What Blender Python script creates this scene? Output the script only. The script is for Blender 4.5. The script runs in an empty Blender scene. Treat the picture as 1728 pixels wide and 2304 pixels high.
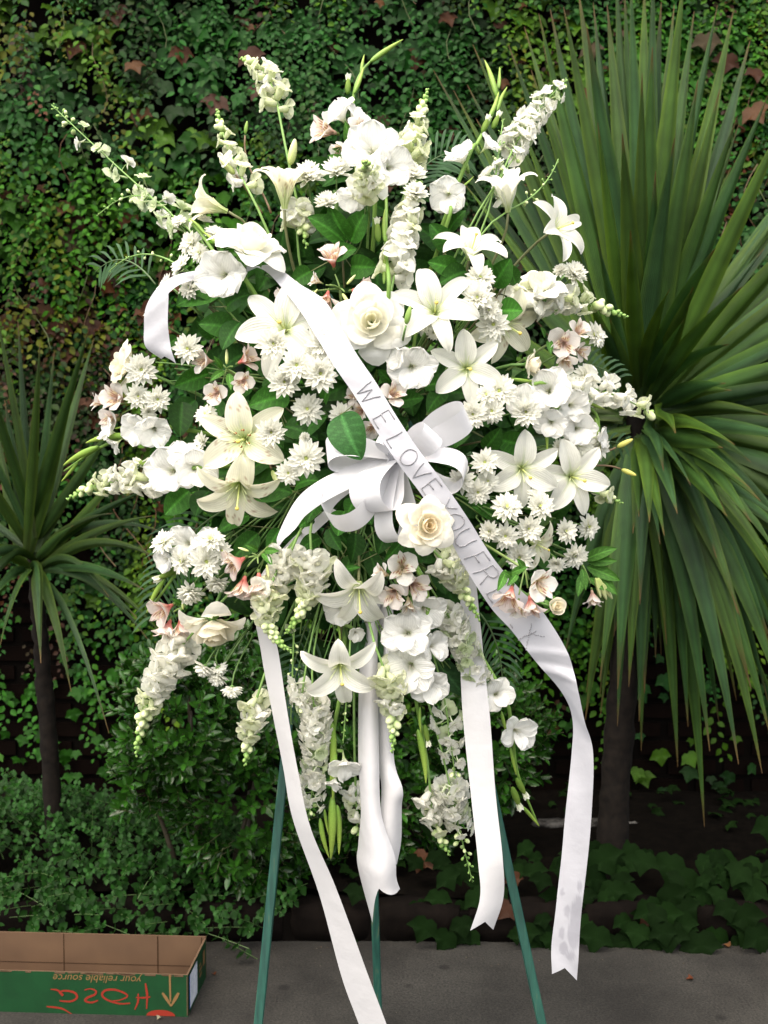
import bpy, math, random
import numpy as np
from mathutils import Vector, Matrix, Quaternion

random.seed(7)
RNG = np.random.default_rng(7)
S = bpy.context.scene
COL = S.collection
R = math.radians

# ------------------------------------------------------------------ camera
CAM_Z, PITCH, FPX = 1.45, R(3.0), 2528.0
cd = bpy.data.cameras.new('camera')
cam = bpy.data.objects.new('camera', cd)
COL.objects.link(cam)
cam.location = (0, 0, CAM_Z)
cam.rotation_euler = (R(90) - PITCH, 0, 0)
cd.sensor_fit = 'VERTICAL'
cd.sensor_height = 24.0
cd.lens = 24.0 * FPX / 2304.0
cd.clip_start, cd.clip_end = 0.05, 300
cd.dof.use_dof = True
cd.dof.focus_distance = 2.1
cd.dof.aperture_fstop = 4.5
S.camera = cam

# ------------------------------------------------------------------ light
SUN_ELEV, SUN_AZ = R(60), R(205)     # azimuth measured from +Y clockwise: the light comes from behind the camera, a little to one side
W = bpy.data.worlds.new('World')
S.world = W
W.use_nodes = True
nt = W.node_tree
sky = nt.nodes.new('ShaderNodeTexSky')
sky.sky_type = 'NISHITA'
sky.sun_disc = False
sky.sun_elevation = SUN_ELEV
sky.sun_rotation = SUN_AZ
sky.air_density, sky.dust_density, sky.ozone_density = 1.0, 7.0, 0.6
bg = nt.nodes['Background']
bg.inputs['Strength'].default_value = 0.065
nt.links.new(sky.outputs[0], bg.inputs['Color'])
sl = bpy.data.lights.new('sun', 'SUN')
sl.energy = 1.5
sl.angle = R(110)
sl.color = (1.0, 0.96, 0.87)
sun = bpy.data.objects.new('sun', sl)
COL.objects.link(sun)
sd = Vector((math.sin(SUN_AZ) * math.cos(SUN_ELEV), math.cos(SUN_AZ) * math.cos(SUN_ELEV), math.sin(SUN_ELEV)))
sun.rotation_euler = sd.to_track_quat('Z', 'Y').to_euler()
sun.location = (0, -3, 8)
S.view_settings.view_transform = 'Standard'
S.view_settings.look = 'None'
S.view_settings.gamma = 1.0
S.view_settings.exposure = 2.22
S.view_settings.use_curve_mapping = False
S.cycles.max_bounces = 8
S.cycles.diffuse_bounces = 4
S.cycles.transmission_bounces = 4

# ------------------------------------------------------------------ geometry helpers
def P(px, py, Y):
    """World point seen at photograph pixel (px,py) at distance Y along the ground axis."""
    c, s = math.cos(PITCH), math.sin(PITCH)
    a, b = (px - 864) / FPX, (1152 - py) / FPX
    d = Vector((a, c + b * s, -s + b * c))
    return Vector((0, 0, CAM_Z)) + d * (Y / d.y)

def ground_hit(px, py, z=0.0):
    p = P(px, py, 1.0) - Vector((0, 0, CAM_Z))
    k = (z - CAM_Z) / p.z
    return Vector((0, 0, CAM_Z)) + p * k

def px2m(d, Y):
    return d * Y / FPX

def dome(px, py):
    ey = (py - 980) / (860.0 if py < 980 else 1500.0)
    e = ((px - 790) / 640.0) ** 2 + ey ** 2
    return 2.0 + 0.30 * min(e, 1.5)

def link(o, parent=None):
    COL.objects.link(o)
    if parent is not None:
        o.parent = parent
    return o

def tag(o, label=None, cat=None, group=None, kind=None):
    if label: o['label'] = label
    if cat: o['category'] = cat
    if group: o['group'] = group
    if kind: o['kind'] = kind
    return o

def mk(name, V, F, mat, C=None, smooth=True, UV=None):
    V = np.asarray(V, dtype=np.float32)
    me = bpy.data.meshes.new(name)
    me.from_pydata(V.tolist(), [], F)
    if C is not None:
        C = np.asarray(C, dtype=np.float32)
        ca = me.color_attributes.new('Col', 'FLOAT_COLOR', 'POINT')
        buf = np.ones((len(V), 4), np.float32)
        buf[:, :C.shape[1]] = C
        ca.data.foreach_set('color', buf.ravel())
    if UV is not None:
        uvl = me.uv_layers.new(name='UVMap')
        idx = np.zeros(len(me.loops), np.int32)
        me.loops.foreach_get('vertex_index', idx)
        uvl.data.foreach_set('uv', np.asarray(UV, np.float32)[idx].ravel())
    if smooth:
        me.polygons.foreach_set('use_smooth', np.ones(len(me.polygons), bool))
    if mat: me.materials.append(mat)
    me.update()
    return me

def obj(name, me, parent=None, M=None):
    o = bpy.data.objects.new(name, me)
    link(o, parent)
    if M is not None: o.matrix_basis = M
    return o

def empty(name, M):
    o = bpy.data.objects.new(name, None)
    o.empty_display_size = 0.02
    COL.objects.link(o)
    o.matrix_basis = M
    return o

class MB:
    """Gathers pieces of one mesh."""
    def __init__(s): s.V, s.F, s.C, s.n = [], [], [], 0
    def add(s, V, F, c=(1, 1, 1)):
        V = np.asarray(V, np.float64).reshape(-1, 3)
        s.V.append(V)
        s.F += [tuple(i + s.n for i in f) for f in F]
        c = np.asarray(c, np.float64)
        c = np.tile(c, (len(V), 1)) if c.ndim == 1 else c
        s.C.append(np.column_stack([c, np.full(len(c), .5)]) if c.shape[1] == 3 else c)
        s.n += len(V)
        return s
    def mesh(s, name, mat, smooth=True):
        return mk(name, np.concatenate(s.V), s.F, mat, np.concatenate(s.C), smooth)

def grid_faces(nu, nv, off=0):
    return [(off + i * nv + j, off + i * nv + j + 1, off + (i + 1) * nv + j + 1, off + (i + 1) * nv + j)
            for i in range(nu - 1) for j in range(nv - 1)]

def tube(pts, rad, n=6, cap=True):
    pts = [Vector(p) for p in pts]
    if not hasattr(rad, '__len__'): rad = [rad] * len(pts)
    V, F = [], []
    t0 = (pts[1] - pts[0]).normalized()
    a = t0.orthogonal().normalized()
    for i, p in enumerate(pts):
        t = (pts[min(i + 1, len(pts) - 1)] - pts[max(i - 1, 0)]).normalized()
        a = (a - t * a.dot(t)).normalized()
        b = t.cross(a)
        for k in range(n):
            w = 2 * math.pi * k / n
            V.append(p + (a * math.cos(w) + b * math.sin(w)) * rad[i])
    for i in range(len(pts) - 1):
        for k in range(n):
            k2 = (k + 1) % n
            F.append((i * n + k, i * n + k2, (i + 1) * n + k2, (i + 1) * n + k))
    if cap:
        F.append(tuple(range(n - 1, -1, -1)))
        F.append(tuple(range((len(pts) - 1) * n, len(pts) * n)))
    return np.array([tuple(v) for v in V]), F

def ellipsoid(c, r, nu=6, nv=6):
    """r = (rx, ry, rz) with poles on z."""
    V, F = [(c[0], c[1], c[2] - r[2])], []
    for i in range(1, nu):
        th = math.pi * i / nu
        for j in range(nv):
            ph = 2 * math.pi * j / nv
            V.append((c[0] + r[0] * math.sin(th) * math.cos(ph), c[1] + r[1] * math.sin(th) * math.sin(ph), c[2] - r[2] * math.cos(th)))
    V.append((c[0], c[1], c[2] + r[2]))
    for j in range(nv):
        F.append((0, 1 + (j + 1) % nv, 1 + j))
        F.append((len(V) - 1, len(V) - 1 - nv + j, len(V) - 1 - nv + (j + 1) % nv))
    for i in range(nu - 2):
        for j in range(nv):
            a, b = 1 + i * nv + j, 1 + i * nv + (j + 1) % nv
            F.append((a, b, b + nv, a + nv))
    return np.array(V), F

def box_vf(x0, x1, y0, y1, z0, z1):
    V = [(x, y, z) for z in (z0, z1) for y in (y0, y1) for x in (x0, x1)]
    return V, [(0, 2, 3, 1), (4, 5, 7, 6), (0, 1, 5, 4), (2, 6, 7, 3), (0, 4, 6, 2), (1, 3, 7, 5)]

def bez(p0, p1, p2, p3, n):
    return [p0 * (1 - t) ** 3 + p1 * 3 * t * (1 - t) ** 2 + p2 * 3 * t * t * (1 - t) + p3 * t ** 3
            for t in [i / (n - 1) for i in range(n)]]

def crom(pts, n):
    """Catmull-Rom through a list of np arrays / Vectors, n samples."""
    A = np.array([tuple(p) for p in pts], float)
    A = np.vstack([2 * A[0] - A[1], A, 2 * A[-1] - A[-2]])
    m = len(A) - 3
    out = []
    for i in range(n):
        s = i / (n - 1) * m
        k = min(int(s), m - 1)
        t = s - k
        p0, p1, p2, p3 = A[k:k + 4]
        out.append(0.5 * (2 * p1 + (p2 - p0) * t + (2 * p0 - 5 * p1 + 4 * p2 - p3) * t * t + (3 * p1 - p0 - 3 * p2 + p3) * t ** 3))
    return np.array(out)

def frame(d, roll=0.0):
    """Rotation whose z is d, y as near to 'up' as it can be, then rolled about z."""
    d = Vector(d).normalized()
    up = Vector((0, 0, 1)) if abs(d.z) < 0.97 else Vector((0, 1, 0))
    y = (up - d * up.dot(d)).normalized()
    x = y.cross(d)
    M = Matrix((x, y, d)).transposed()
    return M @ Matrix.Rotation(roll, 3, 'Z')

def TRS(loc, rot=None, s=1.0):
    M = Matrix.Translation(Vector(loc))
    if rot is not None: M = M @ rot.to_4x4()
    return M @ Matrix.Diagonal((s, s, s, 1)) if not hasattr(s, '__len__') else M @ Matrix.Diagonal((*s, 1))

def vnoise(x, y, seed=0):
    x, y = np.asarray(x, float), np.asarray(y, float)
    r = np.random.default_rng(seed).random((64, 64))
    xi, yi = np.floor(x).astype(int), np.floor(y).astype(int)
    fx, fy = x - xi, y - yi
    fx, fy = fx * fx * (3 - 2 * fx), fy * fy * (3 - 2 * fy)
    g = lambda a, b: r[a % 64, b % 64]
    return (g(xi, yi) * (1 - fx) + g(xi + 1, yi) * fx) * (1 - fy) + (g(xi, yi + 1) * (1 - fx) + g(xi + 1, yi + 1) * fx) * fy

# ------------------------------------------------------------------ materials
def new_mat(name):
    m = bpy.data.materials.new(name)
    m.use_nodes = True
    return m, m.node_tree, m.node_tree.nodes['Principled BSDF'], m.node_tree.nodes['Material Output']

def attr_mat(name, rough=0.5, spec=0.4, trans=0.25, var=0.15, scale=60.0, bump=0.0, tint=(1, 1, 1), veins=None):
    """Colour from the mesh's own pigment attribute, broken up by a fine noise; part of the light passes through."""
    m, t, b, out = new_mat(name)
    N, L = t.nodes, t.links
    a = N.new('ShaderNodeAttribute'); a.attribute_name = 'Col'
    tc = N.new('ShaderNodeTexCoord')
    nz = N.new('ShaderNodeTexNoise'); nz.inputs['Scale'].default_value = scale; nz.inputs['Detail'].default_value = 4
    L.new(tc.outputs['Object'], nz.inputs['Vector'])
    mp = N.new('ShaderNodeMapRange')
    mp.inputs['From Min'].default_value, mp.inputs['From Max'].default_value = 0.3, 0.7
    mp.inputs['To Min'].default_value, mp.inputs['To Max'].default_value = 1 - var, 1 + var * 0.6
    L.new(nz.outputs['Fac'], mp.inputs['Value'])
    mx = N.new('ShaderNodeMix'); mx.data_type = 'RGBA'; mx.blend_type = 'MULTIPLY'; mx.inputs['Factor'].default_value = 1
    L.new(a.outputs['Color'], mx.inputs['A'])
    L.new(mp.outputs['Result'], mx.inputs['B'])
    if veins:                       # fine ribs along the petal or blade (its cross coordinate rides in the attribute's alpha)
        freq, amt, vb = veins
        m1 = N.new('ShaderNodeMath'); m1.operation = 'MULTIPLY'; m1.inputs[1].default_value = freq
        L.new(a.outputs['Alpha'], m1.inputs[0])
        ad = N.new('ShaderNodeMath'); ad.operation = 'MULTIPLY_ADD'; ad.inputs[1].default_value = 5.0
        L.new(nz.outputs['Fac'], ad.inputs[0]); L.new(m1.outputs[0], ad.inputs[2])
        sn = N.new('ShaderNodeMath'); sn.operation = 'SINE'; L.new(ad.outputs[0], sn.inputs[0])
        mr = N.new('ShaderNodeMapRange'); mr.inputs['From Min'].default_value = -1; mr.inputs['To Min'].default_value = 1 - amt; mr.inputs['To Max'].default_value = 1
        L.new(sn.outputs[0], mr.inputs['Value'])
        mv = N.new('ShaderNodeMix'); mv.data_type = 'RGBA'; mv.blend_type = 'MULTIPLY'; mv.inputs['Factor'].default_value = 1
        L.new(mx.outputs['Result'], mv.inputs['A']); L.new(mr.outputs['Result'], mv.inputs['B'])
        mx = mv
        b2 = N.new('ShaderNodeBump'); b2.inputs['Strength'].default_value = vb; b2.inputs['Distance'].default_value = 0.001
        L.new(sn.outputs[0], b2.inputs['Height']); L.new(b2.outputs['Normal'], b.inputs['Normal'])
    L.new(mx.outputs['Result'], b.inputs['Base Color'])
    b.inputs['Roughness'].default_value = rough
    b.inputs['Specular IOR Level'].default_value = spec
    if bump:
        bp = N.new('ShaderNodeBump'); bp.inputs['Strength'].default_value = bump; bp.inputs['Distance'].default_value = 0.002
        L.new(nz.outputs['Fac'], bp.inputs['Height']); L.new(bp.outputs['Normal'], b.inputs['Normal'])
    if trans:
        tr = N.new('ShaderNodeBsdfTranslucent')
        tm = N.new('ShaderNodeMix'); tm.data_type = 'RGBA'; tm.blend_type = 'MULTIPLY'; tm.inputs['Factor'].default_value = 1
        L.new(mx.outputs['Result'], tm.inputs['A']); tm.inputs['B'].default_value = (*tint, 1)
        L.new(tm.outputs['Result'], tr.inputs['Color'])
        ms = N.new('ShaderNodeMixShader'); ms.inputs[0].default_value = trans
        L.new(b.outputs[0], ms.inputs[1]); L.new(tr.outputs[0], ms.inputs[2]); L.new(ms.outputs[0], out.inputs[0])
    return m

M_PETAL = attr_mat('petal', 0.6, 0.2, 0.48, 0.03, 8, 0.0, veins=(70, .07, .35))
M_LEAF = attr_mat('leaf', 0.55, 0.13, 0.20, 0.25, 40, 0.15, (1.2, 1.3, 0.5))
M_GLOSS = attr_mat('glossy_leaf', 0.26, 0.34, 0.15, 0.2, 30, 0.15, (1.1, 1.3, 0.4))
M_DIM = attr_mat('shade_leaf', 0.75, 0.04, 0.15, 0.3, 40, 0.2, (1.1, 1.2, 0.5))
M_BLADE = attr_mat('blade', 0.45, 0.20, 0.12, 0.3, 9, 0.0, (1.1, 1.2, 0.5), veins=(95, .30, .5))
M_STEM = attr_mat('stem', 0.5, 0.35, 0.0, 0.2, 40, 0.0)
M_BARK = attr_mat('bark', 0.9, 0.15, 0.0, 0.6, 45, 0.9)

def plain(name, col, rough=0.5, spec=0.4, metal=0.0, noise=None):
    m, t, b, out = new_mat(name)
    b.inputs['Base Color'].default_value = (*col, 1)
    b.inputs['Roughness'].default_value = rough
    b.inputs['Specular IOR Level'].default_value = spec
    b.inputs['Metallic'].default_value = metal
    if noise:
        sc, col2, lo, hi, bump = noise
        N, L = t.nodes, t.links
        tc = N.new('ShaderNodeTexCoord')
        nz = N.new('ShaderNodeTexNoise'); nz.inputs['Scale'].default_value = sc; nz.inputs['Detail'].default_value = 7; nz.inputs['Roughness'].default_value = 0.65
        L.new(tc.outputs['Object'], nz.inputs['Vector'])
        rp = N.new('ShaderNodeValToRGB')
        rp.color_ramp.elements[0].position, rp.color_ramp.elements[1].position = lo, hi
        rp.color_ramp.elements[0].color, rp.color_ramp.elements[1].color = (*col2, 1), (*col, 1)
        L.new(nz.outputs['Fac'], rp.inputs[0]); L.new(rp.outputs[0], b.inputs['Base Color'])
        if bump:
            bp = N.new('ShaderNodeBump'); bp.inputs['Strength'].default_value = bump; bp.inputs['Distance'].default_value = 0.004
            L.new(nz.outputs['Fac'], bp.inputs['Height']); L.new(bp.outputs['Normal'], b.inputs['Normal'])
    return m

def satin_mat():
    m, t, b, out = new_mat('white_satin')
    N, L = t.nodes, t.links
    a = N.new('ShaderNodeAttribute'); a.attribute_name = 'Col'
    L.new(a.outputs['Color'], b.inputs['Base Color'])
    b.inputs['Roughness'].default_value = 0.28
    b.inputs['Specular IOR Level'].default_value = 0.5
    b.inputs['Sheen Weight'].default_value = 0.15
    tc = N.new('ShaderNodeTexCoord')
    nz = N.new('ShaderNodeTexNoise'); nz.inputs['Scale'].default_value = 28; nz.inputs['Detail'].default_value = 5
    L.new(tc.outputs['Object'], nz.inputs['Vector'])
    bp = N.new('ShaderNodeBump'); bp.inputs['Strength'].default_value = 0.45; bp.inputs['Distance'].default_value = 0.005
    L.new(nz.outputs['Fac'], bp.inputs['Height']); L.new(bp.outputs['Normal'], b.inputs['Normal'])
    tr = N.new('ShaderNodeBsdfTranslucent'); L.new(a.outputs['Color'], tr.inputs['Color'])
    ms = N.new('ShaderNodeMixShader'); ms.inputs[0].default_value = 0.28
    L.new(b.outputs[0], ms.inputs[1]); L.new(tr.outputs[0], ms.inputs[2]); L.new(ms.outputs[0], out.inputs[0])
    return m
M_SATIN = satin_mat()

# ------------------------------------------------------------------ leaf clouds
T_OVATE = (np.array([(0, .45, .0), (0, 0, 0), (.24, .18, .05), (.36, .42, .08), (.24, .74, .04), (0, 1, -.08), (-.24, .74, .04), (-.36, .42, .08), (-.24, .18, .05)], float),
           [(0, i, i % 8 + 1) for i in range(1, 9)])
T_ELLIP = (np.array([(0, .45, -.02), (0, 0, 0), (.13, .2, .04), (.21, .48, .06), (.14, .78, .03), (0, 1, -.05), (-.14, .78, .03), (-.21, .48, .06), (-.13, .2, .04)], float),
           [(0, i, i % 8 + 1) for i in range(1, 9)])
T_LOBED = (np.array([(0, .42, 0), (0, .1, 0), (.16, 0, .03), (.40, .10, .05), (.50, .30, .02), (.66, .56, -.08), (.40, .58, .06), (.26, .70, .05), (.16, .84, .02), (0, 1.05, -.10),
                     (-.16, .84, .02), (-.26, .70, .05), (-.40, .58, .06), (-.66, .56, -.08), (-.50, .30, .02), (-.40, .10, .05), (-.16, 0, .03)], float),
           [(0, i, i % 16 + 1) for i in range(1, 17)])

def frames_from(tipdir, nrm):
    y = tipdir / np.linalg.norm(tipdir, axis=1, keepdims=True)
    n = nrm - y * np.sum(nrm * y, axis=1, keepdims=True)
    n /= np.linalg.norm(n, axis=1, keepdims=True) + 1e-9
    x = np.cross(y, n)
    return np.stack([x, y, n], axis=2)

def cloud(name, T, Rm, loc, size, col, mat):
    """All leaves of one stuff mesh at once."""
    TV, TF = T
    N, k = len(loc), len(TV)
    V = np.einsum('nij,kj->nki', Rm, TV) * size[:, None, None] + loc[:, None, :]
    sh = np.ones(k); sh[0] = 1.25; sh[1] = 1.15
    C = np.clip(col[:, None, :] * sh[None, :, None], 0, 1)
    F = (np.asarray(TF)[None] + (np.arange(N) * k)[:, None, None]).reshape(-1, 3)
    me = bpy.data.meshes.new(name)
    me.vertices.add(N * k)
    me.vertices.foreach_set('co', V.astype(np.float32).ravel())
    me.loops.add(len(F) * 3)
    me.loops.foreach_set('vertex_index', F.astype(np.int32).ravel())
    me.polygons.add(len(F))
    me.polygons.foreach_set('loop_start', (np.arange(len(F)) * 3).astype(np.int32))
    me.update(calc_edges=True)
    me.polygons.foreach_set('use_smooth', np.ones(len(F), bool))
    ca = me.color_attributes.new('Col', 'FLOAT_COLOR', 'POINT')
    buf = np.ones((N * k, 4), np.float32); buf[:, :3] = C.reshape(-1, 3)
    ca.data.foreach_set('color', buf.ravel())
    me.materials.append(mat)
    return me

_leafmesh = {}
def leaf_mesh(T, key, col, mat):
    k = (key, tuple(np.round(col, 3)))
    if k not in _leafmesh:
        TV, TF = T
        sh = np.ones(len(TV)); sh[0] = 1.25; sh[1] = 1.15
        _leafmesh[k] = mk('leaf', TV, TF, mat, np.clip(np.asarray(col)[None] * sh[:, None], 0, 1))
    return _leafmesh[k]

def leafy_thing(name, root_loc, T, key, Rm, loc, size, col, mat, label, cat, part_idx, palette, rest='foliage', group=None, kind=None):
    """A plant: the leaves that show largest are parts of their own, the rest one part of kind stuff."""
    root = empty(name, Matrix.Translation(Vector(root_loc)))
    tag(root, label, cat, group)
    off = np.array(root_loc)
    pal = np.array(palette)
    mask = np.ones(len(loc), bool); mask[part_idx] = False
    for i in part_idx:
        c = pal[np.argmin(np.sum((pal - col[i]) ** 2, axis=1))]
        M = Matrix.Translation(Vector(loc[i] - off)) @ Matrix(Rm[i].tolist()).to_4x4() @ Matrix.Diagonal((size[i], size[i], size[i], 1))
        obj('leaf', leaf_mesh(T, key, c, mat), root, M)
    me = cloud(rest, T, Rm[mask], loc[mask] - off, size[mask], col[mask], mat)
    o = obj(rest, me, root); o['kind'] = 'stuff'
    return root
# ================================================================== SETTING
WALL_Y = 4.30
# pavement: one sheet to far beyond the frame, weathered dark concrete with gum spots
def pavement_mat():
    m, t, b, out = new_mat('pavement')
    N, L = t.nodes, t.links
    tc = N.new('ShaderNodeTexCoord')
    def noise(sc, det, rough=0.6):
        n = N.new('ShaderNodeTexNoise'); n.inputs['Scale'].default_value = sc; n.inputs['Detail'].default_value = det; n.inputs['Roughness'].default_value = rough
        L.new(tc.outputs['Object'], n.inputs['Vector']); return n
    n1, n2 = noise(2.6, 8, 0.68), noise(160, 3, 0.7)
    r1 = N.new('ShaderNodeValToRGB')
    r1.color_ramp.elements[0].position, r1.color_ramp.elements[1].position = 0.35, 0.7
    r1.color_ramp.elements[0].color, r1.color_ramp.elements[1].color = (0.0105, 0.0099, 0.0088, 1), (0.029, 0.0278, 0.025, 1)
    L.new(n1.outputs['Fac'], r1.inputs[0])
    r2 = N.new('ShaderNodeValToRGB')
    r2.color_ramp.elements[0].position, r2.color_ramp.elements[1].position = 0.34, 0.66
    r2.color_ramp.elements[0].color, r2.color_ramp.elements[1].color = (0.45, 0.45, 0.45, 1), (1.6, 1.56, 1.46, 1)
    L.new(n2.outputs['Fac'], r2.inputs[0])
    vo = N.new('ShaderNodeTexVoronoi'); vo.inputs['Scale'].default_value = 5.0; vo.inputs['Randomness'].default_value = 1.0
    L.new(tc.outputs['Object'], vo.inputs['Vector'])
    r3 = N.new('ShaderNodeValToRGB')
    r3.color_ramp.elements[0].position, r3.color_ramp.elements[1].position = 0.055, 0.10
    r3.color_ramp.elements[0].color, r3.color_ramp.elements[1].color = (0.35, 0.34, 0.34, 1), (1, 1, 1, 1)
    L.new(vo.outputs['Distance'], r3.inputs[0])
    x1 = N.new('ShaderNodeMix'); x1.data_type = 'RGBA'; x1.blend_type = 'MULTIPLY'; x1.inputs['Factor'].default_value = 1
    L.new(r1.outputs[0], x1.inputs['A']); L.new(r2.outputs[0], x1.inputs['B'])
    x2 = N.new('ShaderNodeMix'); x2.data_type = 'RGBA'; x2.blend_type = 'MULTIPLY'; x2.inputs['Factor'].default_value = 0.8
    L.new(x1.outputs['Result'], x2.inputs['A']); L.new(r3.outputs[0], x2.inputs['B'])
    L.new(x2.outputs['Result'], b.inputs['Base Color'])
    b.inputs['Roughness'].default_value = 0.85
    b.inputs['Specular IOR Level'].default_value = 0.25
    bp = N.new('ShaderNodeBump'); bp.inputs['Strength'].default_value = 0.35; bp.inputs['Distance'].default_value = 0.003
    L.new(n2.outputs['Fac'], bp.inputs['Height']); L.new(bp.outputs['Normal'], b.inputs['Normal'])
    return m
gv = [(-60, -60, 0), (60, -60, 0), (60, 60, 0), (-60, 60, 0)]
tag(obj('pavement', mk('pavement', gv, [(0, 1, 2, 3)], pavement_mat(), smooth=False)), kind='structure')

# planted strip between the pavement and the wall: low mortared edge of rough stones, soil behind it
M_SOIL = plain('soil', (0.0045, 0.0036, 0.0027), 0.95, 0.02, noise=(30, (0.002, 0.0017, 0.0014), 0.35, 0.7, 0.8))  # near-black soil: the deep shade here is part of the colour
KY = 3.26
nx, ny = 90, 12
xs, ys = np.linspace(-4.5, 4.5, nx), np.linspace(KY + 0.10, WALL_Y - 0.01, ny)
X, Y = np.meshgrid(xs, ys, indexing='ij')
Z = 0.085 + 0.05 * vnoise(X * 3, Y * 3, 3) + 0.03 * (Y - KY)
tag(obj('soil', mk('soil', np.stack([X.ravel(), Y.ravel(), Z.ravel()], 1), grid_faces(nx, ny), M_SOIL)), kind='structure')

M_STONE = plain('kerb_stone', (0.0062, 0.0047, 0.0038), 0.95, 0.03, noise=(14, (0.0025, 0.002, 0.0018), 0.3, 0.72, 0.6))  # stone darkened to stand in for the shade along the strip
M_MORTAR = plain('mortar', (0.0030, 0.0025, 0.0021), 0.95, 0.02)  # joints of wall and edging, with the shade put into their colour
kr = empty('planter_edge', Matrix.Translation((0, KY, 0)))
tag(kr, 'low shade-darkened stone edging between the pavement and the planted strip', 'planter edge')
V, F = box_vf(-4.5, 4.5, 0.012, 0.11, -0.02, 0.085)
obj('mortar', mk('mortar', V, F, M_MORTAR, smooth=False), kr)
def rough_block(w, d, h, j=0.006, seed=0, seg=(5, 3, 3)):
    bm_V, bm_F, idx = [], [], {}
    rr = random.Random(seed)
    def vid(i, k, l):
        if (i, k, l) not in idx:
            f = [(i / seg[0] - .5), (k / seg[1] - .5), (l / seg[2] - .5)]
            rnd = [1 - 0.10 * ((abs(2 * f[(q + 1) % 3]) ** 4 + abs(2 * f[(q + 2) % 3]) ** 4)) for q in range(3)]
            idx[(i, k, l)] = len(bm_V)
            bm_V.append((f[0] * w * (0.5 + 0.5 * rnd[0]) + rr.uniform(-j, j), f[1] * d * rnd[1] + rr.uniform(-j, j), f[2] * h * rnd[2] + rr.uniform(-j, j)))
        return idx[(i, k, l)]
    for i in range(seg[0]):
        for k in range(seg[1]):
            for e in (0, seg[2]):
                q = (vid(i, k, e), vid(i + 1, k, e), vid(i + 1, k + 1, e), vid(i, k + 1, e)); bm_F.append(q if e else q[::-1])
        for l in range(seg[2]):
            for e in (0, seg[1]):
                q = (vid(i, e, l), vid(i + 1, e, l), vid(i + 1, e, l + 1), vid(i, e, l + 1)); bm_F.append(q[::-1] if e else q)
    for k in range(seg[1]):
        for l in range(seg[2]):
            for e in (0, seg[0]):
                q = (vid(e, k, l), vid(e, k + 1, l), vid(e, k + 1, l + 1), vid(e, k, l + 1)); bm_F.append(q if e else q[::-1])
    return bm_V, bm_F
stone_meshes = [mk('stone', *rough_block(0.30, 0.11, 0.115, 0.005, k), M_STONE) for k in range(5)]
x = -2.3
k = 0
while x < 2.3:
    sc = random.uniform(0.8, 1.2)
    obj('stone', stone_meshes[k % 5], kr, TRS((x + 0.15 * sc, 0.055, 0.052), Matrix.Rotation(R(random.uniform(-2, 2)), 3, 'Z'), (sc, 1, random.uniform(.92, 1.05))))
    x += 0.30 * sc + 0.012
    k += 1

# the wall the ivy climbs: brick, near-black in place of shade, hardly seen through the leaves
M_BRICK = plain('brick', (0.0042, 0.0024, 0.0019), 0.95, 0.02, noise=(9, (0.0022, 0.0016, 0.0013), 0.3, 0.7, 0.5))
wl = empty('garden_wall', Matrix.Translation((0, WALL_Y, 0)))
tag(wl, 'tall shade-darkened brick wall mostly hidden under the climbing ivy', 'wall')
V, F = box_vf(-4.5, 4.5, 0.012, 0.26, -0.02, 4.3)
obj('mortar', mk('mortar', V, F, M_MORTAR, smooth=False), wl)
# bricks only where gaps in the leaves let them show: the bottom two metres of the planted strip's back
BV, BF = box_vf(-.1, .1, 0, .02, -.03, .03)
bme = [mk('brick', rough_block(0.205, 0.02, 0.062, 0.0015, 30 + q, (2, 1, 1))[0], rough_block(0.205, 0.02, 0.062, 0.0015, 30 + q, (2, 1, 1))[1], M_BRICK, smooth=False) for q in range(4)]
many = MB()
cnt = 0
for row in range(26):
    z = 0.16 + row * 0.074
    for c in range(-9, 10):
        x = c * 0.217 + (0.108 if row % 2 else 0)
        if row < 15 and abs(x) < 1.9:
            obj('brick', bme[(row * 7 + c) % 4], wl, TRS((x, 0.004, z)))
            cnt += 1
        else:
            V, F = rough_block(0.205, 0.02, 0.062, 0.0015, row * 20 + c, (1, 1, 1))
            many.add(np.array(V) + (x, 0.004, z), F)
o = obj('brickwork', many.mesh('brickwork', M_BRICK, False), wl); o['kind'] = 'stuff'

# pale concrete ledge at the foot of the wall
M_PALE = plain('pale_concrete', (0.075, 0.072, 0.066), 0.85, 0.1, noise=(22, (0.010, 0.009, 0.008), 0.40, 0.62, 0.5))
a, b = P(1195, 1858, 3.95), P(1560, 1850, 3.95)
ra = rough_block(b.x - a.x, 0.07, 0.026, 0.004, 5, (24, 2, 2))
tag(obj('concrete_ledge', mk('concrete_ledge', ra[0], ra[1], M_PALE), None, Matrix.Translation((a + b) / 2)),
    'pale worn concrete ledge lying low behind the cordyline trunk', 'ledge')
lp = (a + b) / 2
V, F = rough_block(b.x - a.x - 0.03, 0.06, lp.z - 0.02, 0.006, 6, (16, 2, 3))
tag(obj('ledge_footing', mk('ledge_footing', V, F, M_STONE), None, Matrix.Translation((lp.x, lp.y + 0.01, lp.z / 2 - 0.005))),
    'shade-darkened stone footing under the pale concrete ledge', 'footing')

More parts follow.
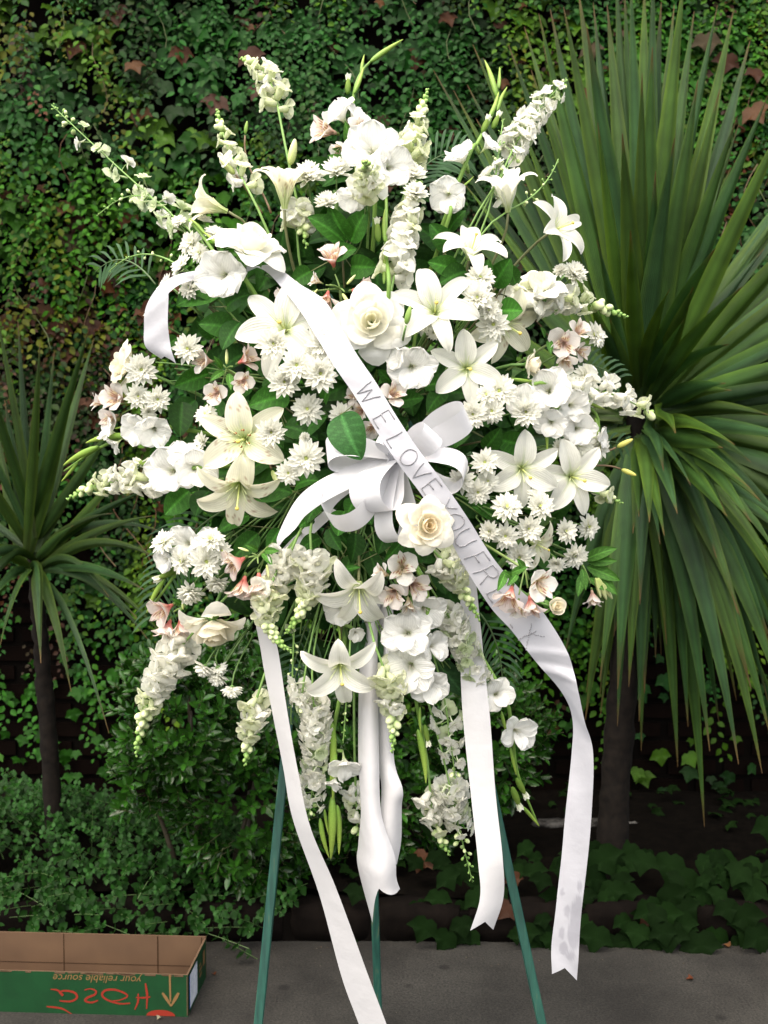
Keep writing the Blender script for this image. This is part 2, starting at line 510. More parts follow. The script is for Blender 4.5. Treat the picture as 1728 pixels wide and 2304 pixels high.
# ================================================================== IVY ON THE WALL
GREEN = [(0.0120, 0.062, 0.0028), (0.021, 0.084, 0.003), (0.0062, 0.043, 0.0033), (0.032, 0.083, 0.0028), (0.0048, 0.025, 0.0022), (0.0085, 0.050, 0.0055)]
BROWN = [(0.042, 0.015, 0.005), (0.030, 0.011, 0.0045), (0.052, 0.023, 0.008), (0.026, 0.018, 0.006)]
def wall_leaves(strands, seed=1):
    rg = np.random.default_rng(seed)
    loc, tip, nrm, size, col, kind = [], [], [], [], [], []
    zlo = lambda x: 0.12
    # hanging strands of small leaves, thick in clumps and thin between them
    sx = rg.uniform(-2.7, 2.7, strands); sz = rg.uniform(0.5, 3.6, strands)
    dens = vnoise(sx * 2.6 + 9, sz * 2.2, 11)
    keep = (dens > rg.uniform(-0.25, 0.62, strands)) & (rg.uniform(0, 1, strands) < np.clip((sz - 0.35) / 1.1, 0.12, 1))
    sx, sz = sx[keep], sz[keep]
    for x, z in zip(sx, sz):
        n = rg.integers(6, 22)
        big = rg.uniform(0.014, 0.028)
        dep = 0.03 + 0.23 * vnoise(x * 2.1, z * 1.9, 5) ** 1.4 * rg.uniform(0.35, 1.15)
        gi = vnoise(np.array([x * 1.7]), np.array([z * 1.7]), 21)[0]
        base = np.array(GREEN[min(5, int(abs(gi * 1.25 - 0.1) * 6))]) * rg.uniform(0.75, 1.25)
        yel = rg.uniform() < 0.18
        rust = 0.05 + .55 * math.exp(-((x + 1.2) / .42) ** 2 - ((z - 1.98) / .38) ** 2) + .22 * math.exp(-((x + 1.4) / .5) ** 2 - ((z - 2.95) / .35) ** 2) + .18 * math.exp(-((x - 1.3) / .5) ** 2 - ((z - 2.9) / .5) ** 2)
        if rg.uniform() < rust * .35: base = np.array(BROWN[rg.integers(0, 4)]) * rg.uniform(.4, .7)
        elif rg.uniform() < rust: base = base * (1.55, .72, .8)
        wx = rg.uniform(0, 6)
        for k in range(n):
            s = big * (0.55 + 0.55 * math.sin(math.pi * (k + 1) / (n + 1)) ** 0.6) * rg.uniform(.75, 1.2)
            side = 1 if k % 2 else -1
            zz = z - k * big * 0.72
            if zz < 0.12: break
            loc.append((x + side * s * 0.35 + 0.02 * math.sin(wx + k * .5), WALL_Y - dep - 0.006 * (k % 3) - 0.02 * k / n, zz))
            tip.append((side * rg.uniform(0.35, 1.1), -0.25 + rg.normal() * .2, -0.75 + rg.normal() * .25))
            nrm.append((rg.normal() * .35, -1, 0.75 + rg.normal() * .35))
            size.append(s * 1.15); kind.append(0)
            c = base * rg.uniform(.8, 1.25)
            if yel: c = c * (1.5, 1.15, .9)
            col.append(c)
    return [np.array(v, float) for v in (loc, tip, nrm, size, col)]

iv = wall_leaves(6800)
N2 = 9000
rg = np.random.default_rng(4)
lx = rg.uniform(-2.8, 2.8, N2); lz = rg.uniform(0.15, 3.6, N2)
keep = rg.uniform(0, 1, N2) < np.where(lx > .15, np.clip((lz - .35) / 1.1, .16, 1), np.clip((lz - .2) / 1.1, .45, 1))
lx, lz = lx[keep], lz[keep]; N2 = len(lx)
ldep = 0.015 + 0.165 * vnoise(lx * 2.1, lz * 1.9, 5) ** 1.4 * rg.uniform(.05, .95, N2)
lsz = rg.uniform(0.030, 0.066, N2) * (0.8 + 0.5 * vnoise(lx * 1.4, lz * 1.4, 31))
lloc = np.stack([lx, WALL_Y - ldep, lz], 1)
ltip = np.stack([rg.normal(0, .45, N2), -0.35 + rg.normal(0, .25, N2), -np.ones(N2)], 1)
lnrm = np.stack([rg.normal(0, .4, N2), -np.ones(N2), 0.55 + rg.normal(0, .4, N2)], 1)
gi = np.clip((vnoise(lx * 1.7, lz * 1.7, 21) * 1.25 - .1) * 6, 0, 5).astype(int)
lcol = np.array(GREEN)[gi] * rg.uniform(.55, 1.0, (N2, 1))
# autumn colour: dry reddish leaves, thickest low on the side of the smaller cordyline
red = rg.uniform(0, 1, N2) < 0.04 + 0.40 * np.exp(-(((lx + 1.15) / .45) ** 2 + ((lz - 1.95) / .35) ** 2)) + 0.04 * np.exp(-((lx - 1.2) / .6) ** 2 - ((lz - 2.9) / .6) ** 2)
red &= lz > 1.15
ldep[red] += .035; lloc[red, 1] -= .035
lcol[red] = np.array(BROWN)[rg.integers(0, 4, red.sum())] * rg.uniform(.7, 1.3, (red.sum(), 1))
lR = frames_from(ltip, lnrm)
# 300 leaves that show largest: big, near the front, inside the frame, clear of the flower spray
def photo_xy(p):
    v = p - np.array([0, 0, CAM_Z])
    c, s = math.cos(PITCH), math.sin(PITCH)
    zc = v[:, 1] * c - v[:, 2] * s
    return 864 + FPX * v[:, 0] / zc, 1152 - FPX * (v[:, 1] * s + v[:, 2] * c) / zc
ppx, ppy = photo_xy(lloc)
vis = (ppx > 10) & (ppx < 1718) & (ppy > 10) & (ppy < 1300) & (((ppx - 800) / 640) ** 2 + ((ppy - 1000) / 800) ** 2 > 1) & ~((ppx > 1230) & (ppy > 330))
score = np.where(vis, lsz * (0.6 + ldep * 3), 0)
lsz[score > np.sort(score)[-301]] *= 1.18
top = list(np.argsort(-score)[:300])
lloc[top, 1] -= 0.02
root = leafy_thing('ivy', (0, WALL_Y, 0.1), T_LOBED, 'lobed', lR, lloc, lsz, lcol, M_LEAF,
                   'green creeper with lobed leaves, some turned rust red, covering the whole wall', 'ivy', top, GREEN + BROWN + [tuple(np.array(g) * .7) for g in GREEN], 'lobed_foliage')
loc, tip, nrm, size, col = iv
sm = cloud('trailing_foliage', T_OVATE, frames_from(tip, nrm), loc - np.array((0, WALL_Y, .1)), size, col, M_LEAF)
o = obj('trailing_foliage', sm, root); o['kind'] = 'stuff'
# thin woody runners
rm = MB()
for k in range(150):
    x, z = random.uniform(-2.6, 2.6), random.uniform(1.2, 3.5)
    d = 0.05 + 0.16 * vnoise(np.array([x * 2.1]), np.array([z * 1.9]), 5)[0] ** 1.4
    pts = [(x + 0.05 * math.sin(k + q * .7) + 0.012 * q * math.sin(k), -d - 0.01 * math.sin(q), z - 0.05 * q - .1) for q in range(random.randint(4, 10))]
    V, F = tube(pts, 0.0018, 4, False)
    rm.add(V, F, random.choice([(.09, .045, .02), (.12, .08, .04), (.07, .09, .03)]))
o = obj('runners', rm.mesh('runners', M_STEM), root); o['kind'] = 'stuff'

# ================================================================== CORDYLINES
def blade_mesh(base, ctrl, tipp, w, twist, c0, seed):
    rr = random.Random(seed)
    n = 14
    tb = rr.uniform(.88, .985)
    pts = [base * (1 - t) ** 2 + ctrl * 2 * t * (1 - t) + tipp * t * t for t in [i / (n - 1) for i in range(n)]]
    V, C = [], []
    for i, p in enumerate(pts):
        t = i / (n - 1)
        T = (pts[min(i + 1, n - 1)] - pts[max(i - 1, 0)]).normalized()
        view = Vector((p.x * 0.4, 1, 0.0)).normalized()
        side = T.cross(view)
        if side.length < 1e-3: side = Vector((1, 0, 0))
        side.normalize()
        side = Quaternion(T, twist) @ side
        nrm = side.cross(T)
        ww = w * (0.52 + 0.48 * min(1, t / 0.30)) if t < .36 else w * max(0.0, 1 - ((t - .36) / .64) ** 1.45)
        ww = max(ww, 0.0008)
        for v in (-1, -.5, 0, .5, 1):
            V.append(p + side * (v * ww) + nrm * (abs(v) * ww * 0.55))
            c = np.array(c0) * (1.3 if v == 0 else 0.92 if v < 0 else 1.0)
            if abs(v) == 1: c = c * (1.9, 1.6, 1.0)  # yellowish margin, with light catching the edge painted into it
            if t > tb: c = c * (1 - (t - tb) / (1 - tb)) + np.array((.11, .060, .02)) * ((t - tb) / (1 - tb))
            if t < .12: c = c * .8 + np.array((.05, .05, .02)) * .2
            C.append((*c, v * .5 + .5))
    return np.array([tuple(v) for v in V]), grid_faces(n, 5), np.array(C)

def cordyline(name, base_px, Yc, trunk_px, tips, auto, label, wpx, cols):
    foot = P(*trunk_px[-1][:2], trunk_px[-1][3])
    root = empty(name, Matrix.Translation(foot))
    tag(root, label, 'cordyline')
    # trunk with ringed scars
    pts = [P(x, y, yy) for x, y, w, yy in trunk_px]
    pts[-1].z = 0.06
    rad = [px2m(w, yy) / 2 for x, y, w, yy in trunk_px]
    fp = crom(pts, 40); fr = np.interp(np.linspace(0, 1, 40), np.linspace(0, 1, len(rad)), rad)
    fr = fr * (1 + 0.06 * np.sin(np.arange(40) * 2.3))
    V, F = tube([Vector(p) - foot for p in fp], list(fr), 12)
    V = V + RNG.normal(0, .0022, V.shape)
    obj('trunk', mk('trunk', V, F, M_BARK, np.tile((0.0058, 0.0042, 0.003), (len(V), 1))), root)
    k = 0
    blades = list(tips) + list(auto)
    for (x, y, yy, cu, ww, bx, by) in blades:
        rr = random.Random(k * 13 + 5)
        b = P(base_px[0] + bx, base_px[1] + by, Yc + rr.uniform(-.03, .03))
        t = P(x, y, yy)
        L = (t - b).length
        mid = b.lerp(t, 0.5)
        ctrl = mid + Vector((0, -0.10 * cu * L, cu * L))
        if cu > 0.05:
            out = Vector((t.x - b.x, t.y - b.y, 0))
            low = min(1.0, max(0.0, (b.z - t.z) / L))
            ctrl = b.lerp(t, .42) + out * (.16 * low) + Vector((0, -0.06 * low * L, cu * 1.5 * L))
        c = np.array(cols[k % len(cols)]) * rr.uniform(.8, 1.2)
        V, F, C = blade_mesh(b - foot, ctrl - foot, t - foot, px2m(ww, Yc) / 2, rr.uniform(-.55, .55), c, k)
        obj('leaf', mk('leaf', V, F, M_BLADE, C), root)
        k += 1
    return root

rr = random.Random(3)
BIG = []
CX, CY = 1436, 915
def ray(x, y, Y, cu, w):
    """One blade from the crown's heart (a little way out along its own direction) to a tip."""
    d = math.hypot(x - CX, y - CY)
    BIG.append((x, y, Y, cu, w, (x - CX) / d * 42 + rr.uniform(-12, 12), (y - CY) / d * 48 + rr.uniform(-14, 14)))
# tips read off the photograph: the upright fan, its shorter front blades, the blades behind the spray, the sideways burst, the hanging arcs
for (x, y) in [(1212, 30), (1238, 20), (1268, 15), (1335, 5), (1366, 10), (1405, -25), (1418, -60), (1450, -40), (1488, 5), (1517, 10), (1562, 25), (1615, 10), (1650, 25), (1688, 90), (1300, -30), (1385, -80), (1470, -90), (1540, -60)]:
    ray(x, y, 3.4 + rr.uniform(-.15, .3), 0.0, rr.uniform(42, 56))
for (x, y) in [(1320, 60), (1445, 165), (1468, 105), (1475, 385), (1345, 275), (1518, 310), (1620, 200), (1660, 260), (1728, 215), (1780, 240), (1500, 430), (1400, 300), (1570, 180)]:
    ray(x, y, 3.15 + rr.uniform(-.1, .1), 0.0, rr.uniform(44, 56))
for (x, y) in [(975, 157), (1020, 202), (1051, 190), (1064, 100), (1087, 130), (1144, 100), (1195, 157), (1222, 100), (1217, 383), (1105, 456), (1120, 330), (1160, 250), (1010, 330), (1180, 60), (960, 420)]:
    ray(x, y, 3.5 + rr.uniform(-.1, .3), 0.0, rr.uniform(34, 44))
for k in range(58):
    a = R(56 - k * 1.75 + rr.uniform(-2, 2)); L = rr.uniform(430, 800)
    ray(CX + L * math.cos(a), CY - L * math.sin(a), 3.4 + rr.uniform(-.4, .4), rr.uniform(.01, .06), rr.uniform(32, 46))
for (x, y, cu) in [(1645, 878, .10), (1690, 1040, .14), (1640, 775, .12), (1520, 975, .2), (1493, 1058, .2), (1735, 935, .10), (1632, 1150, .14), (1612, 1255, .13), (1424, 1200, .1), (1440, 1360, .1), (1660, 1380, .13), (1750, 1250, .12), (1760, 1170, .12), (1770, 1330, .12)]:
    ray(x, y, 3.12 + rr.uniform(-.12, .12), cu, rr.uniform(36, 48))
for (x, y) in [(1270, 1478), (1317, 1620), (1350, 1530), (1390, 1550), (1415, 1545), (1450, 1560), (1443, 1690), (1525, 1725), (1548, 1635), (1575, 1475), (1625, 1430), (1665, 1385), (1585, 1860), (1597, 1690), (1632, 1585), (1662, 1720), (1715, 1740), (1735, 1660), (1730, 1430), (1500, 1450), (1340, 1430), (1690, 1550), (1770, 1600), (1800, 1500), (1790, 1400), (1475, 1480), (1385, 1420)]:
    ray(x, y, 3.3 + rr.uniform(-.2, .2), 0.085, rr.uniform(38, 52))
AUTO = []
def auto(x, y, Y, cu, w):
    d = math.hypot(x - CX, y - CY) + 1e-3
    AUTO.append((x, y, Y, cu, w, (x - CX) / d * 40 + rr.uniform(-14, 14), (y - CY) / d * 46 + rr.uniform(-14, 14)))
for k in range(70):      # the rest of the burst, all round, set back
    a = R(rr.uniform(-80, 230)); L = rr.uniform(430, 780)
    auto(CX + L * math.cos(a), CY - L * math.sin(a), 3.7 + rr.uniform(-.2, .35), rr.uniform(.0, .06), rr.uniform(28, 44))
for k in range(26):      # blades coming forward out of the heart
    a = R(rr.uniform(-90, 120)); L = rr.uniform(180, 420)
    auto(CX + L * math.cos(a), CY - L * math.sin(a), rr.uniform(2.75, 3.0), rr.uniform(.02, .10), rr.uniform(34, 46))
for k in range(34):      # hanging skirt
    auto(rr.uniform(1300, 1780), rr.uniform(1330, 1640), rr.uniform(3.25, 3.8), 0.08, rr.uniform(32, 46))
OLIVE = [(0.031, 0.074, 0.015), (0.023, 0.064, 0.017), (0.039, 0.084, 0.012), (0.024, 0.060, 0.020), (0.034, 0.071, 0.013)]
cordyline('cordyline', (1440, 940), 3.42, [(1432, 900, 40, 3.42), (1425, 1200, 56, 3.45), (1405, 1500, 66, 3.47), (1385, 1750, 66, 3.48), (1370, 1990, 76, 3.48)], BIG, AUTO,
          'tall cordyline with a big fountain of broad olive blades on a dark trunk', 46, OLIVE)
SML = []
for (x, y) in [(200, 740), (122, 790), (90, 770), (40, 720), (-10, 690), (-60, 760), (-100, 850), (170, 850), (10, 900), (-120, 950), (275, 930)]:
    SML.append((x, y, 3.35 + rr.uniform(-.2, .25), 0.0, rr.uniform(20, 29), rr.uniform(-15, 15), rr.uniform(-60, 20)))
for (x, y, cu) in [(335, 1100, .06), (300, 1040, .05), (372, 1200, .22), (365, 1262, .2), (245, 1343, .28), (310, 1392, .16), (368, 1432, .16), (335, 1442, .2), (253, 1155, .12), (165, 1182, .05), (330, 1330, .1), (-140, 1200, .1), (-120, 1330, .2), (345, 1160, .1)]:
    SML.append((x, y, 3.2 + rr.uniform(-.15, .2), cu, rr.uniform(19, 27), rr.uniform(0, 20), rr.uniform(-10, 40)))
for (x, y, cu) in [(0, 1452, .25), (90, 1462, .25), (160, 1556, .2), (245, 1650, .12), (92, 1492, .2), (-40, 1340, .3), (-70, 1450, .25)]:
    SML.append((x, y, 3.1 + rr.uniform(-.1, .15), cu, rr.uniform(24, 30), rr.uniform(-10, 15), rr.uniform(0, 40)))
AUT2 = []
for k in range(4):
    a = R(rr.uniform(10, 170)); L = rr.uniform(330, 560)
    AUT2.append((60 + L * math.cos(a), 1270 - L * math.sin(a), 3.7 + rr.uniform(-.2, .2), 0.05, rr.uniform(18, 26), rr.uniform(-20, 20), rr.uniform(-30, 30)))
cordyline('cordyline', (70, 1270), 3.50, [(75, 1250, 26, 3.5), (92, 1450, 34, 3.52), (108, 1640, 38, 3.54), (130, 1900, 44, 3.56)], SML, AUT2,
          'smaller cordyline with narrow arching blades above the leafy ground cover', 26, [tuple(np.array(c) * .62) for c in OLIVE])

# ================================================================== SHRUB, GROUND COVER, LOW IVY
def shrub():
    rg = np.random.default_rng(12)
    loc, tip, nrm, size, col, axes = [], [], [], [], [], []
    twigs = MB()
    foot = P(480, 2020, 3.45); foot.z = 0.1
    blobs = [(430, 1600, 3.30, 190, 200), (560, 1780, 3.38, 190, 240), (330, 1720, 3.35, 90, 130), (600, 1560, 3.5, 150, 170), (640, 2000, 3.5, 110, 110), (420, 1480, 3.4, 150, 80),
             (860, 1720, 3.65, 230, 260), (1090, 1640, 3.7, 180, 200)]
    for (cx, cy, Yb, rx, ry) in blobs:
        c = P(cx, cy, Yb); a, bz = px2m(rx, Yb), px2m(ry, Yb)
        for k in range(int(rx * ry / 210)):
            v = rg.normal(size=3); v /= np.linalg.norm(v)
            v[1] = -abs(v[1]) if rg.uniform() < .8 else v[1]
            rad = rg.uniform(.55, 1.0) ** .5
            p = np.array(c) + v * np.array((a, 0.24, bz)) * rad
            if p[2] < 0.1: continue
            ax = v * (1, .8, 1) + np.array((0, -.25, .55)) + rg.normal(0, .25, 3)
            ax /= np.linalg.norm(ax)
            L = rg.uniform(.05, .09)
            V, F = tube([Vector(p - ax * L), Vector(p + ax * .01)], [.0016, .001], 4, False)
            twigs.add(V - np.array(foot), F, (.05, .06, .02))
            o1 = np.cross(ax, (0.3, .2, 1)); o1 /= np.linalg.norm(o1); o2 = np.cross(ax, o1)
            m = rg.integers(6, 10); fresh = rg.uniform(.7, 1.35)
            for j in range(m):
                w = j * 2.4; f = j / m
                out = o1 * math.cos(w) + o2 * math.sin(w)
                loc.append(p - ax * L * (1 - f) * .9)
                d = out * (1.0 - .45 * f) + ax * (.45 + .6 * f)
                tip.append(d); nrm.append(ax - out * .5 + np.array((0, -.15, .25)))
                size.append(rg.uniform(.030, .050) * (1 - .25 * (f > .8)))
                col.append(np.array((.0135, .050, .005)) * fresh * (1.25 if f > .7 else .9))
    A = [np.array(v, float) for v in (loc, tip, nrm, size, col)]
    px_, py_ = photo_xy(A[0])
    sc = np.where((px_ > 235) & (px_ < 680) & (py_ > 1420) & (py_ < 2100), A[3] * (4.2 - A[0][:, 1]) ** 2, 0)
    idx = list(np.argsort(-sc)[:300])
    r = leafy_thing('privet_shrub', tuple(foot), T_ELLIP, 'ellip', frames_from(A[1], A[2]), A[0], A[3], A[4], M_GLOSS,
                    'dense glossy dark green shrub behind the lower flowers', 'shrub', idx, [tuple(np.array((.0135, .050, .005)) * q) for q in (.6, .8, 1, 1.2, 1.45)])
    for (cx, cy, Yb, rx, ry) in blobs:       # main limbs from the foot up into each clump
        c = P(cx, cy, Yb + .06)
        f2 = Vector((foot.x + (c.x - foot.x) * .55, foot.y + (c.y - foot.y) * .5, .1))
        V, F = tube(bez(f2, f2 + Vector((0, 0, .15)), c - Vector((0, 0, .12)), c, 8), list(np.linspace(.012, .004, 8)), 6)
        twigs.add(V - np.array(foot), F, (.04, .032, .02))
    o = obj('twigs', twigs.mesh('twigs', M_STEM), r); o['kind'] = 'stuff'
shrub()

def ground_cover():
    rg = np.random.default_rng(22)
    loc, tip, nrm, size, col = [], [], [], [], []
    st = MB()
    org = np.array((-1.0, 3.4, 0.08))
    n = 0
    while n < 1050:
        x = rg.uniform(-2.1, -0.26); y = rg.uniform(3.08, 3.95)
        if x > -.45 and rg.uniform() < .65: continue
        h = 0.05 + 0.30 * math.exp(-((y - 3.60) / .34) ** 2) * (0.65 + .5 * vnoise(np.array([x * 4]), np.array([y * 4]), 6)[0]) * min(1, (-0.22 - x) / .45)
        if y < 3.24: h = 0.05 + .12 * vnoise(np.array([x * 7]), np.array([1.]), 8)[0]
        top = np.array((x, y, max(.1 if y > 3.2 else .13, h) + rg.uniform(-.03, .05)))
        if y < 3.24: top[2] = rg.uniform(.015, .19)
        lean = np.array((rg.normal() * .5, -.7 + rg.normal() * .35, .75 if y > 3.3 else .15))
        lean /= np.linalg.norm(lean)
        L = rg.uniform(.08, .17)
        base = top - lean * L
        V, F = tube([Vector(base), Vector((base + top) / 2 + (0, -.005, .004)), Vector(top)], [.0013, .0011, .0008], 4, False)
        st.add(V - org, F, (.05, .09, .025))
        o1 = np.cross(lean, (0, 1, .3)); o1 /= np.linalg.norm(o1); o2 = np.cross(lean, o1)
        fresh = rg.uniform(.7, 1.25)
        for k in range(5):
            f = (k + 1) / 5
            a = (o1 if k % 2 else o2)
            for sgn in (1, -1):
                loc.append(base + lean * L * f)
                tip.append(a * sgn + lean * .45 + rg.normal(0, .12, 3))
                nrm.append(lean + np.array((0, -.3, .55)) + rg.normal(0, .15, 3))
                size.append((.030 - .014 * f) * rg.uniform(.8, 1.35))
                col.append(np.array((.0085, .035, .0045)) * fresh * (.8 + .5 * f))
        n += 1
    A = [np.array(v, float) for v in (loc, tip, nrm, size, col)]
    px_, py_ = photo_xy(A[0])
    sc = np.where((px_ > 0) & (px_ < 560) & (py_ > 1800) & (py_ < 2160), A[3] * (4.3 - A[0][:, 1]) ** 2, 0)
    idx = list(np.argsort(-sc)[:300])
    r = leafy_thing('ground_cover', tuple(org), T_OVATE, 'ovate', frames_from(A[1], A[2]), A[0], A[3], A[4], M_LEAF,
                    'low mat of small mint-like leaves spilling over the open cardboard box', 'ground cover', idx, [tuple(np.array((.0085, .035, .0045)) * q) for q in (.7, .9, 1.1, 1.4)])
    o = obj('stalks', st.mesh('stalks', M_STEM), r); o['kind'] = 'stuff'
ground_cover()

def low_ivy():  # leaf colours darkened: the planted strip's shade is put into them
    rg = np.random.default_rng(32)
    loc, tip, nrm, size, col = [], [], [], [], []
    for k in range(270):
        x = rg.uniform(-.15, 2.2)
        z = rg.uniform(.02, .25 if .35 < x < 1.2 else .33)
        y = 3.24 - rg.uniform(0, .05) + max(0, z - .12) * 1.2 + rg.uniform(0, .08)
        if x < .1 and rg.uniform() < .75: continue
        s = rg.uniform(.045, .10) * (1.0 if x > .3 else .8)
        loc.append((x, y, z)); tip.append((rg.normal() * .5, -.35, -1)); nrm.append((rg.normal() * .35, -1, .55 + rg.normal() * .3))
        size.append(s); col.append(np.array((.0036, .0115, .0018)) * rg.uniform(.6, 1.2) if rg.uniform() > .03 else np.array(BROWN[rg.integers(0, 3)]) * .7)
    for k in range(260):                     # thin scatter on the soil behind
        x, y = rg.uniform(-.3, 2.2), rg.uniform(3.4, 4.2)
        if .4 < x < 1.15 and y < 4.0: continue
        loc.append((x, y, .12 + rg.uniform(0, .10))); tip.append((rg.normal(), -1, .1)); nrm.append((rg.normal() * .3, -.4, 1)); size.append(rg.uniform(.03, .06))
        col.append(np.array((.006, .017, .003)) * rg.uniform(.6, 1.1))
    A = [np.array(v, float) for v in (loc, tip, nrm, size, col)]
    px_, py_ = photo_xy(A[0])
    sc = np.where((px_ > 700) & (px_ < 1728) & (A[0][:, 1] < 3.6), A[3], 0)
    idx = list(np.argsort(-sc)[:290])
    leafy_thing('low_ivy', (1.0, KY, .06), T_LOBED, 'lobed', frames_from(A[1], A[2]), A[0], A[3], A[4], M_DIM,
                'shade-darkened broad-leaved ivy trailing over the stone edging beside the pavement', 'ivy', idx, [tuple(np.array((.0036, .0115, .0018)) * q) for q in (.7, .95, 1.15)] + BROWN)
low_ivy()

# crumbs of litter and grit along the foot of the edging
lit = MB()
rl = random.Random(8)
for k in range(150):
    x = rl.uniform(-1.5, 2.0); y = 3.25 - abs(rl.gauss(0, .10)) if rl.random() < .7 else rl.uniform(2.75, 3.25)
    s_ = rl.uniform(.0015, .006); a_ = rl.uniform(0, 6.28)
    V = np.array([(0, 0, .0005), (s_, s_ * .3, .002), (s_ * 1.6, 0, .001), (s_ * .7, -s_ * .5, .0015)])
    lit.add(rotz(V, a_) + (x, y, 0) if False else np.column_stack([V[:, 0] * math.cos(a_) - V[:, 1] * math.sin(a_) + x, V[:, 0] * math.sin(a_) + V[:, 1] * math.cos(a_) + y, V[:, 2]]), [(0, 1, 2, 3)], rl.choice([(.045, .03, .015), (.03, .022, .012), (.06, .05, .03), (.012, .01, .008)]))
tag(obj('pavement_litter', lit.mesh('pavement_litter', M_STEM)), 'scattered crumbs of dry litter along the foot of the stone edging', 'litter', kind='stuff')

# dry leaves lying on the pavement
for i, (x, y, s, lab) in enumerate([(1640, 2134, .024, 'curled tan dead leaf on the pavement below the stone edging'), (1560, 2206, .020, 'small russet dead leaf out on the open grey pavement'),
                                    (362, 2291, .014, 'tiny pale petal scrap lying against the cardboard box front'), (480, 2192, .012, 'orange leaf scrap on the pavement beside the box end')]):
    p = ground_hit(x, y)
    c = [(.10, .045, .018), (.075, .022, .009), (.22, .20, .14), (.09, .026, .008)][i]
    TV, TF = T_LOBED
    V = TV * s; V[:, 2] = np.abs(TV[:, 0]) * s * .7 + .003
    tag(obj('fallen_leaf', mk('fallen_leaf', V, TF, M_LEAF, np.tile(c, (len(V), 1))), None, TRS(p, Matrix.Rotation(1.1 * i + .4, 3, 'Z'))), lab, 'leaf')

